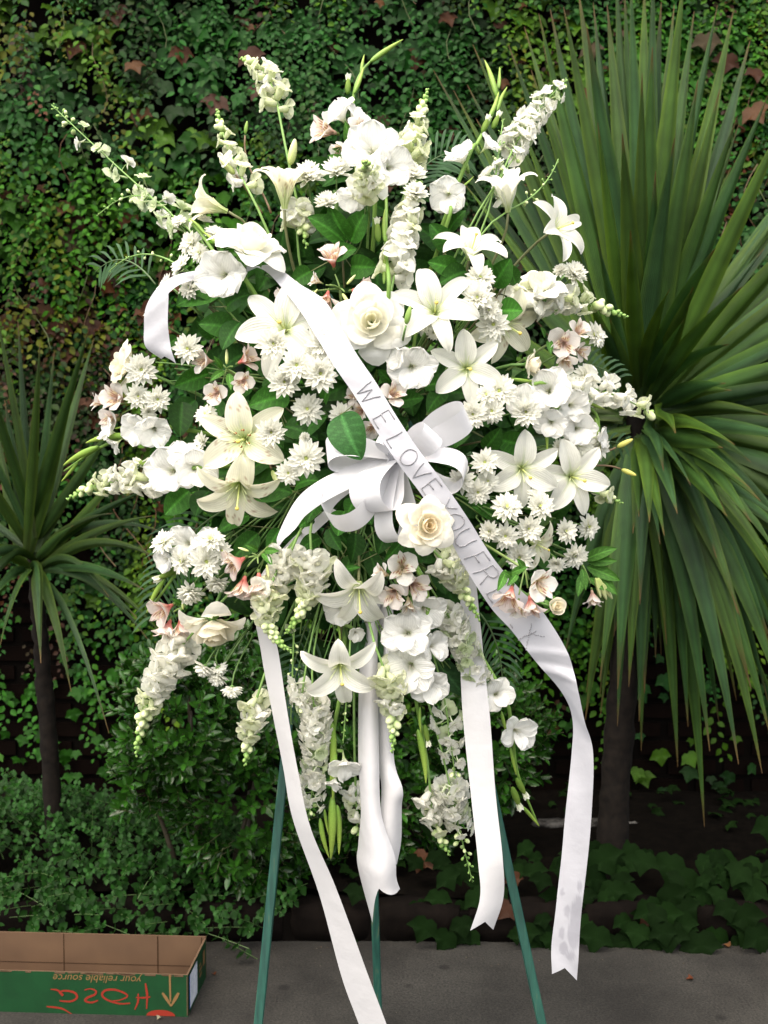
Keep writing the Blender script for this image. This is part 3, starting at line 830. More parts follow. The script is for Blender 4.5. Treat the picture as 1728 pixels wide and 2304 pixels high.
# ================================================================== CARDBOARD FLOWER BOX
def carton():
    A, B = ground_hit(-260, 2269), ground_hit(423, 2288)
    ux = (B - A); L = ux.length; ux.normalize(); uy = Vector((-ux.y, ux.x, 0))
    H, D, th = 0.110, 0.225, 0.005
    M = Matrix.Identity(4)
    for r_ in range(3):
        M[r_][0], M[r_][1], M[r_][2], M[r_][3] = ux[r_], uy[r_], (0, 0, 1)[r_], B[r_]
    root = empty('flower_box', M)
    tag(root, 'open green cardboard flower box standing upside down on the pavement', 'box')
    m, t, b, out = new_mat('kraft_board')
    N, Lk = t.nodes, t.links
    tc = N.new('ShaderNodeTexCoord'); wv = N.new('ShaderNodeTexWave'); wv.inputs['Scale'].default_value = 70; wv.inputs['Distortion'].default_value = .6
    Lk.new(tc.outputs['Object'], wv.inputs['Vector'])
    nz = N.new('ShaderNodeTexNoise'); nz.inputs['Scale'].default_value = 9; Lk.new(tc.outputs['Object'], nz.inputs['Vector'])
    rp = N.new('ShaderNodeValToRGB'); rp.color_ramp.elements[0].position, rp.color_ramp.elements[1].position = .3, .7
    rp.color_ramp.elements[0].color, rp.color_ramp.elements[1].color = (.058, .030, .013, 1), (.078, .042, .019, 1)
    Lk.new(nz.outputs['Fac'], rp.inputs[0]); Lk.new(rp.outputs[0], b.inputs['Base Color'])
    bp = N.new('ShaderNodeBump'); bp.inputs['Strength'].default_value = .08; Lk.new(wv.outputs['Fac'], bp.inputs['Height']); Lk.new(bp.outputs['Normal'], b.inputs['Normal'])
    b.inputs['Roughness'].default_value = .85
    KR = m
    GR = plain('green_print', (0.003, 0.038, 0.010), .55, .25, noise=(14, (0.002, 0.026, 0.007), .3, .7, .12))
    TAN = plain('tan_print', (.14, .080, .030), .7, .2)
    RED = plain('red_print', (.17, .013, .005), .6, .3)
    WHT = plain('label_paper', (.62, .64, .68), .6, .3, noise=(60, (.42, .45, .52), .35, .6, 0))
    BLU = plain('blue_print', (.02, .10, .30), .6, .3)
    def panel(name, x0, x1, y0, y1, z0, z1, outer):
        """Board panel whose outer face carries the green print."""
        V, F = box_vf(x0, x1, y0, y1, z0, z1)
        me = mk(name, V, F, KR, smooth=False); me.materials.append(GR)
        me.polygons[outer].material_index = 1
        return obj(name, me, root)
    fr = panel('front_panel', -L, 0, 0, th, 0, H, 2)
    panel('back_panel', -L, 0, D - th, D, 0, H + .004, 3)
    en = panel('end_panel', -th, -0.0002, th, D - th, 0, H - .001, 5)
    panel('end_panel', -L + .0002, -L + th, th, D - th, 0, H - .001, 4)
    V, F = box_vf(-L + th, -th, th, D - th, 0.001, 0.005)
    obj('bottom_panel', mk('bottom_panel', V, F, KR, smooth=False), root)
    sm = MB()
    for (x, w) in [(-.135, .0012), (-.40, .0010), (-.012, .0010)]:
        V, F = box_vf(x - w, x + w, D - th - .0012, D - th - .0003, .006, H + .003); sm.add(V, F)
    V, F = box_vf(-L + .01, -.006, D - th - .0011, D - th - .0003, .030, .0312); sm.add(V, F)
    o = obj('board_crease', sm.mesh('board_crease', plain('crease', (.022, .011, .005), .9, .1), False), root); o['kind'] = 'stuff'
    # scuffed raw edges along the top of the front
    ed = MB()
    for k in range(26):
        x = -random.uniform(.01, .62); w = random.uniform(.008, .03)
        V, F = box_vf(x - w, x, -.0011, -.0003, H - random.uniform(.002, .005), H - .0002); ed.add(V, F)
    V, F = box_vf(-.0026, -.0008, -.0011, -.0003, .004, H - .004); ed.add(V, F)
    o = obj('worn_edge', ed.mesh('worn_edge', KR, False), fr); o['kind'] = 'stuff'
    # flat print: strokes as thin ribbons on the board, given in photo pixels and cast onto the panel
    Mi = M.inverted()
    def on_front(px, py):
        o_, d_ = Mi @ Vector((0, 0, CAM_Z)), None
        q = Mi @ P(px, py, 2.0)
        d_ = q - o_
        k = (-0.0012 - o_.y) / d_.y
        return o_ + d_ * k
    def stroke(name, poly, w, mat, parent, yy=-0.0012):
        pts = crom([on_front(*q[:2]) for q in poly], max(2, len(poly) * 5)) if len(poly) > 2 else np.array([tuple(on_front(*q[:2])) for q in poly])
        V = []
        n = len(pts)
        for i, p in enumerate(pts):
            T = pts[min(i + 1, n - 1)] - pts[max(i - 1, 0)]; T /= np.linalg.norm(T)
            sd = np.array((-T[2], 0, T[0]))
            t_ = i / (n - 1)
            ww = w * (1 if not hasattr(w, '__len__') else 1) * (0.55 + .45 * math.sin(math.pi * min(1, t_ * 1.1 + .05)))
            V += [p + sd * ww, p - sd * ww]
        F = [(2 * i, 2 * i + 1, 2 * i + 3, 2 * i + 2) for i in range(n - 1)]
        V = np.array(V); V[:, 1] = yy
        return obj(name, mk(name, V, F, mat, smooth=False), parent)
    z = lambda u, v: (u * .36166, 1704 + v * .36166)
    wr = 0.0027
    # H O S a, printed the other way up
    stroke('lettering', [z(905, 1405), z(915, 1480), z(912, 1565)], wr * 1.1, RED, fr)
    stroke('lettering', [z(935, 1490), z(890, 1496), z(845, 1494)], wr * .9, RED, fr, -.0013)
    stroke('lettering', [z(860, 1470), z(858, 1520), z(838, 1570)], wr, RED, fr)
    stroke('lettering', [z(810, 1530), z(740, 1532), z(660, 1505), z(635, 1475), z(660, 1448), z(720, 1447), z(780, 1470), z(790, 1490), z(740, 1512), z(700, 1515)], wr * 1.1, RED, fr)
    stroke('lettering', [z(610, 1512), z(570, 1525), z(530, 1515), z(545, 1495), z(590, 1475), z(595, 1452), z(560, 1440), z(525, 1448)], wr * 1.1, RED, fr)
    stroke('lettering', [z(370, 1515), z(440, 1518), z(478, 1495), z(465, 1465), z(410, 1452), z(370, 1462), z(390, 1485)], wr * 1.1, RED, fr)
    stroke('lettering', [z(395, 1480), z(360, 1450), z(315, 1442)], wr, RED, fr, -.0014)
    stroke('lettering', [z(290, 1550), z(380, 1562), z(445, 1596)], wr, RED, fr)
    stroke('arrow', [z(1056, 1352), z(1060, 1520)], .0042, TAN, fr)
    stroke('arrow', [z(1010, 1465), z(1036, 1503), z(1064, 1548)], .0042, TAN, fr, -.0013)
    stroke('arrow', [z(1112, 1465), z(1090, 1503), z(1064, 1548)], .0042, TAN, fr, -.0014)
    c = on_front(*z(1000, 1612)); rx = abs(on_front(*z(1090, 1612)).x - c.x)
    V = [(c.x, -.0012, .0012)] + [(c.x + rx * math.cos(a), -.0012, max(.0012, c.z + .0015 + rx * .42 * math.sin(a))) for a in np.linspace(0, math.pi, 18)]
    obj('red_emblem', mk('red_emblem', V, [(0, i + 1, i) for i in range(1, 18)], RED, smooth=False), fr)
    cu = bpy.data.curves.new('slogan', 'FONT'); cu.body = 'your reliable source'; cu.size = .030; cu.shear = .25; cu.align_x = 'CENTER'; cu.align_y = 'CENTER'
    cu.materials.append(TAN)
    to = bpy.data.objects.new('slogan', cu); link(to, fr)
    a_, b_ = on_front(*z(330, 1378)), on_front(*z(885, 1376))
    bpy.context.view_layer.update()
    w = to.dimensions.x
    s_ = abs(b_.x - a_.x) / max(w, 1e-4)
    SLM = Matrix.Translation(((a_.x + b_.x) / 2, -.0012, (a_.z + b_.z) / 2)) @ Matrix.Rotation(R(90), 4, 'X') @ Matrix.Rotation(R(180), 4, 'Z') @ Matrix.Scale(s_, 4)
    me_ = bpy.data.meshes.new_from_object(to.evaluated_get(bpy.context.evaluated_depsgraph_get()))
    bpy.data.objects.remove(to)
    obj('slogan', me_, fr, SLM)
    # end panel: white address label with a blue edge, and tan print
    def quad(name, y0, y1, z0, z1, xx, mat):
        return obj(name, mk(name, [(xx, y0, z0), (xx, y1, z0), (xx, y1, z1), (xx, y0, z1)], [(0, 1, 2, 3)], mat, smooth=False), en)
    quad('paper_label', .022, .105, .012, H - .010, .0012, WHT)
    quad('label_edge', .014, .021, .012, H - .010, .0012, BLU)
    for (y0, y1, z0, z1) in [(.125, .150, .070, .076), (.125, .165, .055, .062), (.130, .160, .040, .047), (.175, .20, .05, .09)]:
        quad('end_print', y0, y1, z0, z1, .0012, TAN)
carton()

# ================================================================== EASEL
def easel():
    m, t, b, out = new_mat('green_paint')
    N, L = t.nodes, t.links
    tc = N.new('ShaderNodeTexCoord')
    mpn = N.new('ShaderNodeMapping'); mpn.inputs['Scale'].default_value = (90, 90, 3)
    L.new(tc.outputs['Object'], mpn.inputs['Vector'])
    nz = N.new('ShaderNodeTexNoise'); nz.inputs['Scale'].default_value = 1.4; nz.inputs['Detail'].default_value = 6; L.new(mpn.outputs[0], nz.inputs['Vector'])
    rp = N.new('ShaderNodeValToRGB'); e = rp.color_ramp.elements
    e[0].position, e[1].position = .30, .62
    e[0].color, e[1].color = (.003, .030, .024, 1), (.010, .068, .048, 1)
    e2 = rp.color_ramp.elements.new(.74); e2.color = (.08, .09, .045, 1)
    L.new(nz.outputs['Fac'], rp.inputs[0]); L.new(rp.outputs[0], b.inputs['Base Color'])
    b.inputs['Roughness'].default_value = .55
    top = P(797, 490, 2.47)
    feet = [P(555, 2565, 2.30), P(1276, 2565, 2.30), P(852, 2330, 2.76)]
    for f in feet: f.z = 0.0
    root = empty('easel', Matrix.Translation((top.x, 2.45, 0)))
    tag(root, 'green painted wooden tripod easel holding up the flower spray', 'easel')
    off = Vector((top.x, 2.45, 0))
    tops = [top + Vector((-.035, 0, -.02)), top + Vector((.035, 0, -.02)), top + Vector((0, .025, -.02))]
    for f, tp in zip(feet, tops):
        d = (tp - f).normalized()
        fx = Vector((1, 0, 0)) if abs(d.x) < .9 else Vector((0, 1, 0))
        x_ = (fx - d * fx.dot(d)).normalized(); y_ = d.cross(x_)
        w, th = .0098, .008
        V = []
        n = 24
        for i in range(n + 1):
            c = f.lerp(tp, i / n) - off
            for (a_, b_) in [(-1, -.75), (-.8, -1), (.8, -1), (1, -.75), (1, .75), (.8, 1), (-.8, 1), (-1, .75)]:
                j = 1 + random.uniform(-.05, .03)
                V.append(c + x_ * (a_ * w * j) + y_ * (b_ * th * j))
        F = [(i * 8 + k, i * 8 + (k + 1) % 8, (i + 1) * 8 + (k + 1) % 8, (i + 1) * 8 + k) for i in range(n) for k in range(8)]
        F += [tuple(range(7, -1, -1)), tuple(range(n * 8, n * 8 + 8))]
        obj('leg', mk('leg', [tuple(v) for v in V], F, m, smooth=False), root)
    a, c = feet[0].lerp(tops[0], .62), feet[1].lerp(tops[1], .62)
    V, F = tube([a - off + Vector((-.03, -.018, 0)), c - off + Vector((.03, -.018, 0))], .011, 4)
    obj('crossbar', mk('crossbar', V, F, m, smooth=False), root)
    V, F = ellipsoid(top - off + Vector((0, 0, -.02)), (.055, .022, .03), 8, 10)
    obj('head_joint', mk('head_joint', V, F, m), root)
easel()
# ================================================================== FLOWER MESHES (unit size, axis +Z)
WHITE = np.array((.91, .91, .83)); CREAM = np.array((.90, .885, .71)); GRN = np.array((.40, .56, .16)); PALEG = np.array((.66, .74, .44))

def petal_vfc(nu, nv, L, W, ang, wprof, cup=0.2, ruf=0.0, rk=3.0, ph=0.0, r0=0.03, z0=0.0, col=None, twist=0.0, crease=0.0):
    """One petal leaning from the flower's axis: ang gives the lean in degrees along its length."""
    us = np.linspace(0, 1, nu)
    a = np.radians(np.interp(us, [q[0] for q in ang], [q[1] for q in ang]))
    ds = L / (nu - 1)
    r = r0 + np.concatenate([[0], np.cumsum(np.sin((a[1:] + a[:-1]) / 2) * ds)])
    z = z0 + np.concatenate([[0], np.cumsum(np.cos((a[1:] + a[:-1]) / 2) * ds)])
    V, C, UV = [], [], []
    for i, u in enumerate(us):
        w = W * wprof(u)
        n = np.array((-math.cos(a[i]), 0, math.sin(a[i])))
        for j in range(nv):
            v = -1 + 2 * j / (nv - 1)
            h = cup * w * v * v + crease * w * abs(v) + ruf * math.sin(rk * v * math.pi + ph + u * 2) * u * u * (.3 + .7 * abs(v)) + ruf * .6 * math.sin(u * 9 + v * 2 + ph) * abs(v) * u
            p = np.array((r[i], v * w, z[i])) + n * (h + twist * v * w * u)
            V.append(p); UV.append((u, v))
            C.append((*(col(u, v) if col else WHITE), v * .5 + .5))
    return np.array(V), grid_faces(nu, nv), np.array(C)

lerp = lambda a, b, t: np.asarray(a) * (1 - t) + np.asarray(b) * t
sst = lambda a, b, x: (lambda t: t * t * (3 - 2 * t))(min(1, max(0, (x - a) / (b - a))))
lance = lambda u: max(.02, (0.30 + 0.70 * sst(0, .45, u)) * (1 - max(0, (u - .45) / .55) ** 2.2) ** .75 if u < 1 else .02)
obov = lambda u: max(.05, (0.16 + 0.84 * sst(0, .62, u)) * (1 - max(0, (u - .66) / .34) ** 2.6) ** .55 if u < 1 else .12)
spoon = lambda u: max(.15, (.45 + .55 * sst(0, .7, u)) * (1 - max(0, (u - .75) / .25) ** 2) ** .5 if u < 1 else .15)

def rotz(V, a):
    c, s = math.cos(a), math.sin(a)
    return np.asarray(V) @ np.array(((c, s, 0), (-s, c, 0), (0, 0, 1)))

# ---- lily
LILY_ANG = {'open': [(0, 18), (.30, 42), (.62, 84), (.85, 108), (1, 142)], 'star': [(0, 24), (.28, 62), (.6, 88), (.85, 100), (1, 118)], 'bell': [(0, 8), (.35, 17), (.62, 38), (.85, 78), (1, 122)]}
LILY_L = {'open': 1.42, 'star': 1.20, 'bell': 1.75}
_lily = {}
def lily_petal(shape, inner, cream, var):
    k = (shape, inner, cream, var)
    if k not in _lily:
        rr = random.Random(hash(k) % 9999 if False else var * 31 + inner * 7 + len(shape))
        base = CREAM if cream else WHITE
        def col(u, v):
            c = lerp(PALEG * (.95, 1, .75), base, sst(0.02, .34 if not cream else .5, u + .05 * abs(v)))
            c = lerp(c, GRN * 1.25, .55 * max(0, 1 - abs(v) * 5) * max(0, 1 - u * 1.5))
            if cream and .18 < u < .72 and math.sin(u * 57 + var) * math.sin(v * 23 + u * 31) > .86: c = c * (.62, .48, .42)
            return c * (1 - .10 * max(0, 1 - abs(v) * 3.5))
        W = (.31 if inner else .235) * (1.0 if shape != 'bell' else 1.05)
        ang = [(u, a + rr.uniform(-7, 7) * u + (0 if inner else 6)) for u, a in LILY_ANG[shape]]
        V, F, C = petal_vfc(18, 11, LILY_L[shape] * (1 if inner else 1.02), W, ang, lance, cup=.16, ruf=.022, rk=2.3, ph=rr.uniform(0, 6), col=col, crease=.22)
        _lily[k] = mk('petal', V, F, M_PETAL, C)
    return _lily[k]

def stem_mesh(M, start, d_end, r=0.0026, c=(.10, .20, .05), sag=0.0):
    """Stem from the floral foam to the flower's base, in the flower's own coordinates."""
    loc = M.to_translation(); d = Vector(d_end).normalized()
    L = (loc - start).length
    p1 = start + (loc - start) * .35 + Vector((0, 0, sag * L))
    pts = bez(start, p1, loc - d * min(.10, L * .35), loc - d * .002, 12)
    Mi = M.inverted()
    V, F = tube([Mi @ p for p in pts], list(np.linspace(r * 1.1, r * .9, 12) / M.to_scale().x), 6)
    return mk('stem', V, F, M_STEM, np.tile(c, (len(V), 1)))

FOAM = P(800, 1050, 2.36)
def foam_pt(loc):
    d = Vector((loc.x - FOAM.x, 0, loc.z - FOAM.z))
    if d.length > .09: d = d.normalized() * .09
    return FOAM + d + Vector((0, -.02, 0))

def face_dir(f, px, py):
    if f is None:
        f = ((px - 790) / 640 * .75, -(py - 1000) / 850 * .7 + .12, .85)
    return Vector((f[0], -f[2], f[1])).normalized()

def spray_of(px, py, dy=0.0):
    return P(px, py, dome(px, py) + dy)

def lily(px, py, d, f, roll, shape, label, dy=0.0, cream=0, anther=0, stamens=True):
    Y = dome(px, py) + dy
    loc = P(px, py, Y); dr = face_dir(f, px, py)
    s = px2m(d, Y) / 2
    throat = .20 if shape != 'bell' else 0.0
    M = TRS(loc - dr * s * throat, frame(dr, 0), s)
    r = empty('lily', M); tag(r, label, 'lily', 'white lilies in the flower spray')
    for k in range(6):
        a = R(roll + 60 * k) + random.uniform(-.07, .07)
        inner = k % 2
        obj('petal', lily_petal(shape, inner, cream, (k + px) % 4), r, Matrix.Rotation(a, 4, 'Z') @ Matrix.Rotation(R(random.uniform(-6, 6)), 4, 'Y'))
    if stamens:
        mb = MB()
        V, F = tube([Vector((0, 0, .05)), Vector((.02, -.03, .45)), Vector((.05, -.10, .92))], [.028, .022, .026], 6); mb.add(V, F, (.56, .62, .22))
        V, F = ellipsoid((.052, -.105, .94), (.055, .055, .045), 5, 6); mb.add(V, F, (.60, .48, .10))
        obj('pistil', mb.mesh('pistil', M_STEM), r)
        mb = MB()
        for k in range(6):
            a = k * 1.047 + .4; e = Vector((math.cos(a) * .30, math.sin(a) * .30, .66))
            V, F = tube([Vector((0, 0, .05)), e * .5 + Vector((0, 0, .06)), e], [.014, .012, .008], 4); mb.add(V, F, (.62, .68, .36))
            if anther:
                V, F = ellipsoid(tuple(e * .62), (.05, .03, .03), 4, 5); mb.add(V, F, (.28, .075, .02))
        obj('stamens', mb.mesh('stamens', M_STEM), r)
    obj('stem', stem_mesh(M, foam_pt(loc), dr, .003, (.12, .13, .055)), r)
    return r

def bud_mesh(c0, c1, tip=(.5, .6, .25)):
    V, F = ellipsoid((0, 0, .5), (.19, .19, .5), 9, 9)
    V[:, :2] *= (1 - .35 * V[:, 2:3]) * (1 + .08 * np.cos(3 * np.arctan2(V[:, 1:2], V[:, 0:1])))
    t = V[:, 2:3]
    C = lerp(np.array(c0), np.array(c1), t) * (1 + .18 * np.cos(3 * np.arctan2(V[:, 1:2], V[:, 0:1])))
    return mk('bud', V, F, M_STEM, C)
BUD_GREEN = bud_mesh((.14, .26, .05), (.24, .36, .08))
BUD_PALE = bud_mesh((.34, .42, .12), (.62, .66, .34))
BUD_YEL = bud_mesh((.40, .42, .09), (.56, .52, .13))
BUD_WHITE = bud_mesh((.42, .50, .20), (.78, .78, .62))

def lily_bud(px, py, tx, ty, me, label, from_px, dy=0.0, dark=True):
    Y = dome(px, py) + dy
    b, t = P(px, py, Y), P(tx, ty, Y - .005)
    L = (t - b).length
    M = TRS(b, frame(t - b), L)
    r = empty('lily_bud', M); tag(r, label, 'flower bud', 'lily buds in the flower spray')
    obj('bud', me, r)
    st = P(*from_px, dome(*from_px) + .06)
    obj('stem', stem_mesh(M, st, t - b, .0022, (.13, .085, .045) if dark else (.12, .22, .06)), r)
    return r

# ---- rose
_rose = {}
ROSE_L = [(3, .13, .66, .00, 1.35), (3, .24, .68, .02, 1.15), (4, .37, .64, .07, .90), (5, .50, .58, .20, .74), (6, .60, .50, .36, .62)]
def rose_petal(k, var, tone):
    key = (k, var, tone)
    if key not in _rose:
        n, rho, h, fl, pm = ROSE_L[k]
        rr = random.Random(k * 7 + var)
        nu, nv = 9, 9
        V, C = [], []
        fl2 = fl * rr.uniform(.85, 1.2); tw = rr.uniform(-.05, .05)
        for i in range(nu):
            u = i / (nu - 1)
            for j in range(nv):
                v = -1 + 2 * j / (nv - 1)
                point = .16 if k >= 3 else .04
                uu = u * (1 - (.17 + point) * abs(v) ** 2.2 + (point * .5) * (1 - abs(v)) * (u > .9))
                ph = v * pm * (math.sin(min(1, .30 + u * .95) * math.pi / 2))
                rad = rho * math.sin(min(1, uu * 1.5 + .08) * math.pi / 2) + fl2 * uu ** 3 * 1.05
                rad += .05 * (k >= 2) * abs(v) ** 3 * u * u + tw * v * u
                zz = h * uu * (1 + (.03 + .05 * (k >= 3)) * math.sin((4 + var) * v + var * 2)) - (.30 * fl2 / .36 * uu ** 5 if k >= 3 else 0)
                V.append((rad * math.cos(ph), rad * math.sin(ph), zz))
                base = {'white': (.90, .89, .82), 'cream': (.90, .87, .74), 'peach': (.90, .87, .75)}[tone]
                inner = {'white': (.88, .86, .68), 'cream': (.88, .80, .60), 'peach': (.89, .77, .56)}[tone]
                c = lerp(inner, base, k / 4.0 + .2 * u) if k < 4 else np.array(base) * (1.01, 1.02, 1.06)
                C.append(np.clip(lerp(PALEG, c, sst(-.1, .25, u)), 0, .91))
        _rose[key] = mk('petal', V, grid_faces(nu, nv), M_PETAL, C)
    return _rose[key]

_sepal = {}
def rose(px, py, d, f, roll, label, tone='white', dy=0.0, layers=(0, 1, 2, 3, 4), start=None):
    Y = dome(px, py) + dy
    loc = P(px, py, Y); dr = face_dir(f, px, py)
    s = px2m(d, Y) / 2 / (1.0 if 4 in layers else .78)
    M = TRS(loc - dr * s * .30, frame(dr, 0), s)
    r = empty('rose', M); tag(r, label, 'rose', 'white roses in the flower spray')
    for k in layers:
        n = ROSE_L[k][0]
        for q in range(n):
            a = R(roll) + 2 * math.pi * q / n + k * .9 + random.uniform(-.12, .12)
            obj('petal', rose_petal(k, q % 3, tone), r, Matrix.Rotation(a, 4, 'Z') @ Matrix.Rotation(R(random.uniform(-4, 4) + (random.uniform(-10, 16) if k >= 3 else 0)), 4, 'Y') @ Matrix.Rotation(R(random.uniform(-9, 9) if k >= 3 else 0), 4, 'X'))
    mb = MB()
    V, F = ellipsoid((0, 0, -.04), (.15, .15, .10), 6, 8); mb.add(V, F, (.10, .20, .05))
    for q in range(5):
        V, F, C = petal_vfc(6, 3, .5, .09, [(0, 70), (.5, 95), (1, 150)], lance, .1, r0=.1, z0=-.03, col=lambda u, v: np.array((.09, .19, .045)))
        mb.add(rotz(V, q * 1.257), F, C)
    obj('sepals', mb.mesh('sepals', M_LEAF), r)
    obj('stem', stem_mesh(M, foam_pt(loc) if start is None else start, dr, .0032), r)
    return r

# ---- chrysanthemum heads
def mum_mesh(var, pom=False):
    rr = random.Random(var)
    opn = rr.uniform(-16, 8)
    mb = MB()
    lay = [(15, 1.0, 92, .0), (15, .93, 78, .03), (13, .74, 62, .06), (11, .48, 44, .09)]
    if pom: lay = [(15, 1.0, 100, .0), (15, .97, 82, .05), (14, .92, 64, .10), (13, .86, 46, .14), (11, .80, 30, .17), (8, .76, 14, .18)]
    for (n, L, a, z) in lay:
        for q in range(n):
            l = L * rr.uniform(.86, 1.08); aa = a + rr.uniform(-13, 10) + opn * (1 - .5 * (L < .6))
            tipc = .0
            def col(u, v, L=L): return lerp((.66, .72, .40), WHITE * 1.01, sst(-.05, .35 + .3 * (L < .7), u))
            V, F, C = petal_vfc(5, 3, l, .150 if L > .75 else .125, [(0, aa - 22), (.45, aa), (1, aa - (14 if not pom else 34))], spoon, cup=.85, r0=.05, z0=z, col=col)
            mb.add(rotz(V, 2 * math.pi * (q + rr.uniform(-.25, .25)) / n + L * 5), F, C)
    return mb.mesh('flower_head', M_PETAL)
MUM = [mum_mesh(k) for k in range(7)]
POM = [mum_mesh(10 + k, True) for k in range(3)]
def mum_centre():
    mb = MB()
    V, F = ellipsoid((0, 0, .10), (.17, .17, .10), 6, 10); mb.add(V, F, (.42, .50, .14))
    for q in range(22):
        a, rad = q * 2.4, .15 * math.sqrt(q / 22)
        V, F = ellipsoid((rad * math.cos(a), rad * math.sin(a), .19 - rad * .35), (.026, .026, .05), 4, 5); mb.add(V, F, (.52, .58, .16))
    return mb.mesh('flower_centre', M_STEM)
MUMC = mum_centre()
def calyx():
    mb = MB()
    V, F = ellipsoid((0, 0, -.02), (.20, .20, .12), 5, 8); mb.add(V, F, (.12, .22, .06))
    for q in range(9):
        V, F, C = petal_vfc(3, 3, .26, .06, [(0, 60), (1, 92)], lance, 0, r0=.12, z0=-.05, col=lambda u, v: np.array((.13, .24, .06)))
        mb.add(rotz(V, q * .7), F, C)
    return mb.mesh('calyx', M_STEM)
CALYX = calyx()

def mum_spray(heads, label, dy=0.0, pom=False):
    """heads: (px, py, diameter px, facing or None)"""
    cx = sum(h[0] for h in heads) / len(heads); cy = sum(h[1] for h in heads) / len(heads)
    root_loc = P(cx, cy, dome(cx, cy) + dy + .07)
    r = empty('chrysanthemum', Matrix.Translation(root_loc))
    tag(r, label, 'chrysanthemum', 'white chrysanthemums in the flower spray')
    mb = MB()
    st = foam_pt(root_loc)
    for k, (px, py, d, f) in enumerate(heads):
        Y = dome(px, py) + dy + random.uniform(-.015, .015)
        loc = P(px, py, Y)
        dr = face_dir(f, px, py)
        s = px2m(d, Y) / 2 * 1.05
        M = TRS(loc - root_loc, frame(dr, random.uniform(0, 6)), s)
        me = (POM if (pom or d < 30) else MUM)[(k + int(px)) % (3 if (pom or d < 30) else 7)]
        h = obj('flower_head', me, r, M)
        if not pom: obj('flower_centre', MUMC, h, Matrix.Scale(1.3, 4))
        obj('calyx', CALYX, h)
        j = st.lerp(loc, .42 if len(heads) > 1 else .4)
        V, F = tube([p - root_loc for p in bez(j.lerp(root_loc, .6) if len(heads) > 1 else st, j.lerp(loc, .5), loc - dr * .05, loc - dr * s * .1, 8)], [.0016] * 8, 5)
        mb.add(V, F, (.11, .20, .055))
    if len(heads) > 1:
        V, F = tube([p - root_loc for p in bez(st, st.lerp(root_loc, .3), st.lerp(root_loc, .6), root_loc, 8)], [.0024] * 8, 5)
        mb.add(V, F, (.11, .20, .055))
    obj('stem', mb.mesh('stem', M_STEM), r)
    return r

# ---- trumpet florets (gladiolus, alstroemeria): florets whose six petals are sub-parts
def glad_petal(var, inner):
    rr = random.Random(var + 50 * inner)
    def col(u, v): return lerp((.70, .76, .50), WHITE * (1.0, 1.0, 1.05), sst(-.05, .35, u))
    V, F, C = petal_vfc(10, 9, 1.30, .52 if inner else .40, [(0, 10), (.30, 24 + rr.uniform(-5, 8)), (.62, 62 + rr.uniform(-20, 16)), (1, 92 + rr.uniform(-30, 35))], obov, cup=.08, ruf=.11, rk=2.6 + rr.uniform(-.6, 1.2), ph=rr.uniform(0, 6), r0=.05, col=col)
    return mk('petal', V, F, M_PETAL, C)
GLP = [glad_petal(k, k % 2) for k in range(6)]
def glad_throat():
    mb = MB()
    V, F = tube([Vector((0, 0, -.55)), Vector((0, 0, -.2)), Vector((0, 0, .06))], [.05, .06, .10], 8); mb.add(V, F, (.55, .64, .34))
    for q in range(3):
        V, F = tube([Vector((0, 0, 0)), Vector((.05 * math.cos(q * 2), .05 * math.sin(q * 2), .30)), Vector((.10 * math.cos(q * 2), .10 * math.sin(q * 2) - .04, .52))], [.016, .014, .018], 4); mb.add(V, F, (.74, .70, .62))
    return mb.mesh('floret', M_PETAL)
GLT = glad_throat()
def sheath_mesh():
    V, F = ellipsoid((0, 0, .5), (.10, .10, .5), 8, 7)
    V[:, :2] *= (1.15 - .75 * V[:, 2:3])
    V[:, 0] += .06 * np.sin(V[:, 2] * 3)
    C = lerp(np.array((.13, .25, .035)), np.array((.26, .36, .06)), V[:, 2:3])
    return mk('sheath', V, F, M_STEM, C)
SHEATH = sheath_mesh()
def gbud_mesh():
    mb = MB()
    V, F = ellipsoid((0, 0, .42), (.15, .15, .42), 8, 7); V[:, :2] *= (1.1 - .4 * V[:, 2:3]); mb.add(V, F, lerp(np.array((.14, .26, .04)), np.array((.28, .38, .08)), V[:, 2:3]))
    for q in range(5):
        V, F, C = petal_vfc(5, 3, .5, .12, [(0, 4), (.6, 10), (1, 26)], obov, .3, ruf=.03, r0=.03, z0=.52, col=lambda u, v: lerp(PALEG, WHITE, u)); mb.add(rotz(V, q * 1.257), F, C)
    return mb.mesh('bud', M_PETAL)
GBUD = gbud_mesh()

def trumpet(root, root_loc, petals, tube_me, px, py, d, f, Y, roll=0, sx=1.0):
    loc = P(px, py, Y); dr = face_dir(f, px, py); s = px2m(d, Y) / 2 * (1.26 if petals is not GLP else 1.05)
    M = TRS(loc - root_loc - dr * s * .45, frame(dr, 0), s)
    h = obj('floret', tube_me, root, M)
    n = len(petals)
    for k in range(n):
        obj('petal', petals[k], h, Matrix.Rotation(R(roll) + 2 * math.pi * k / n + random.uniform(-.1, .1), 4, 'Z') @ Matrix.Rotation(R(random.uniform(-8, 8)), 4, 'Y') @ Matrix.Diagonal((1, 1 + random.uniform(-.08, .08), 1, 1)))
    return loc - dr * s * .95

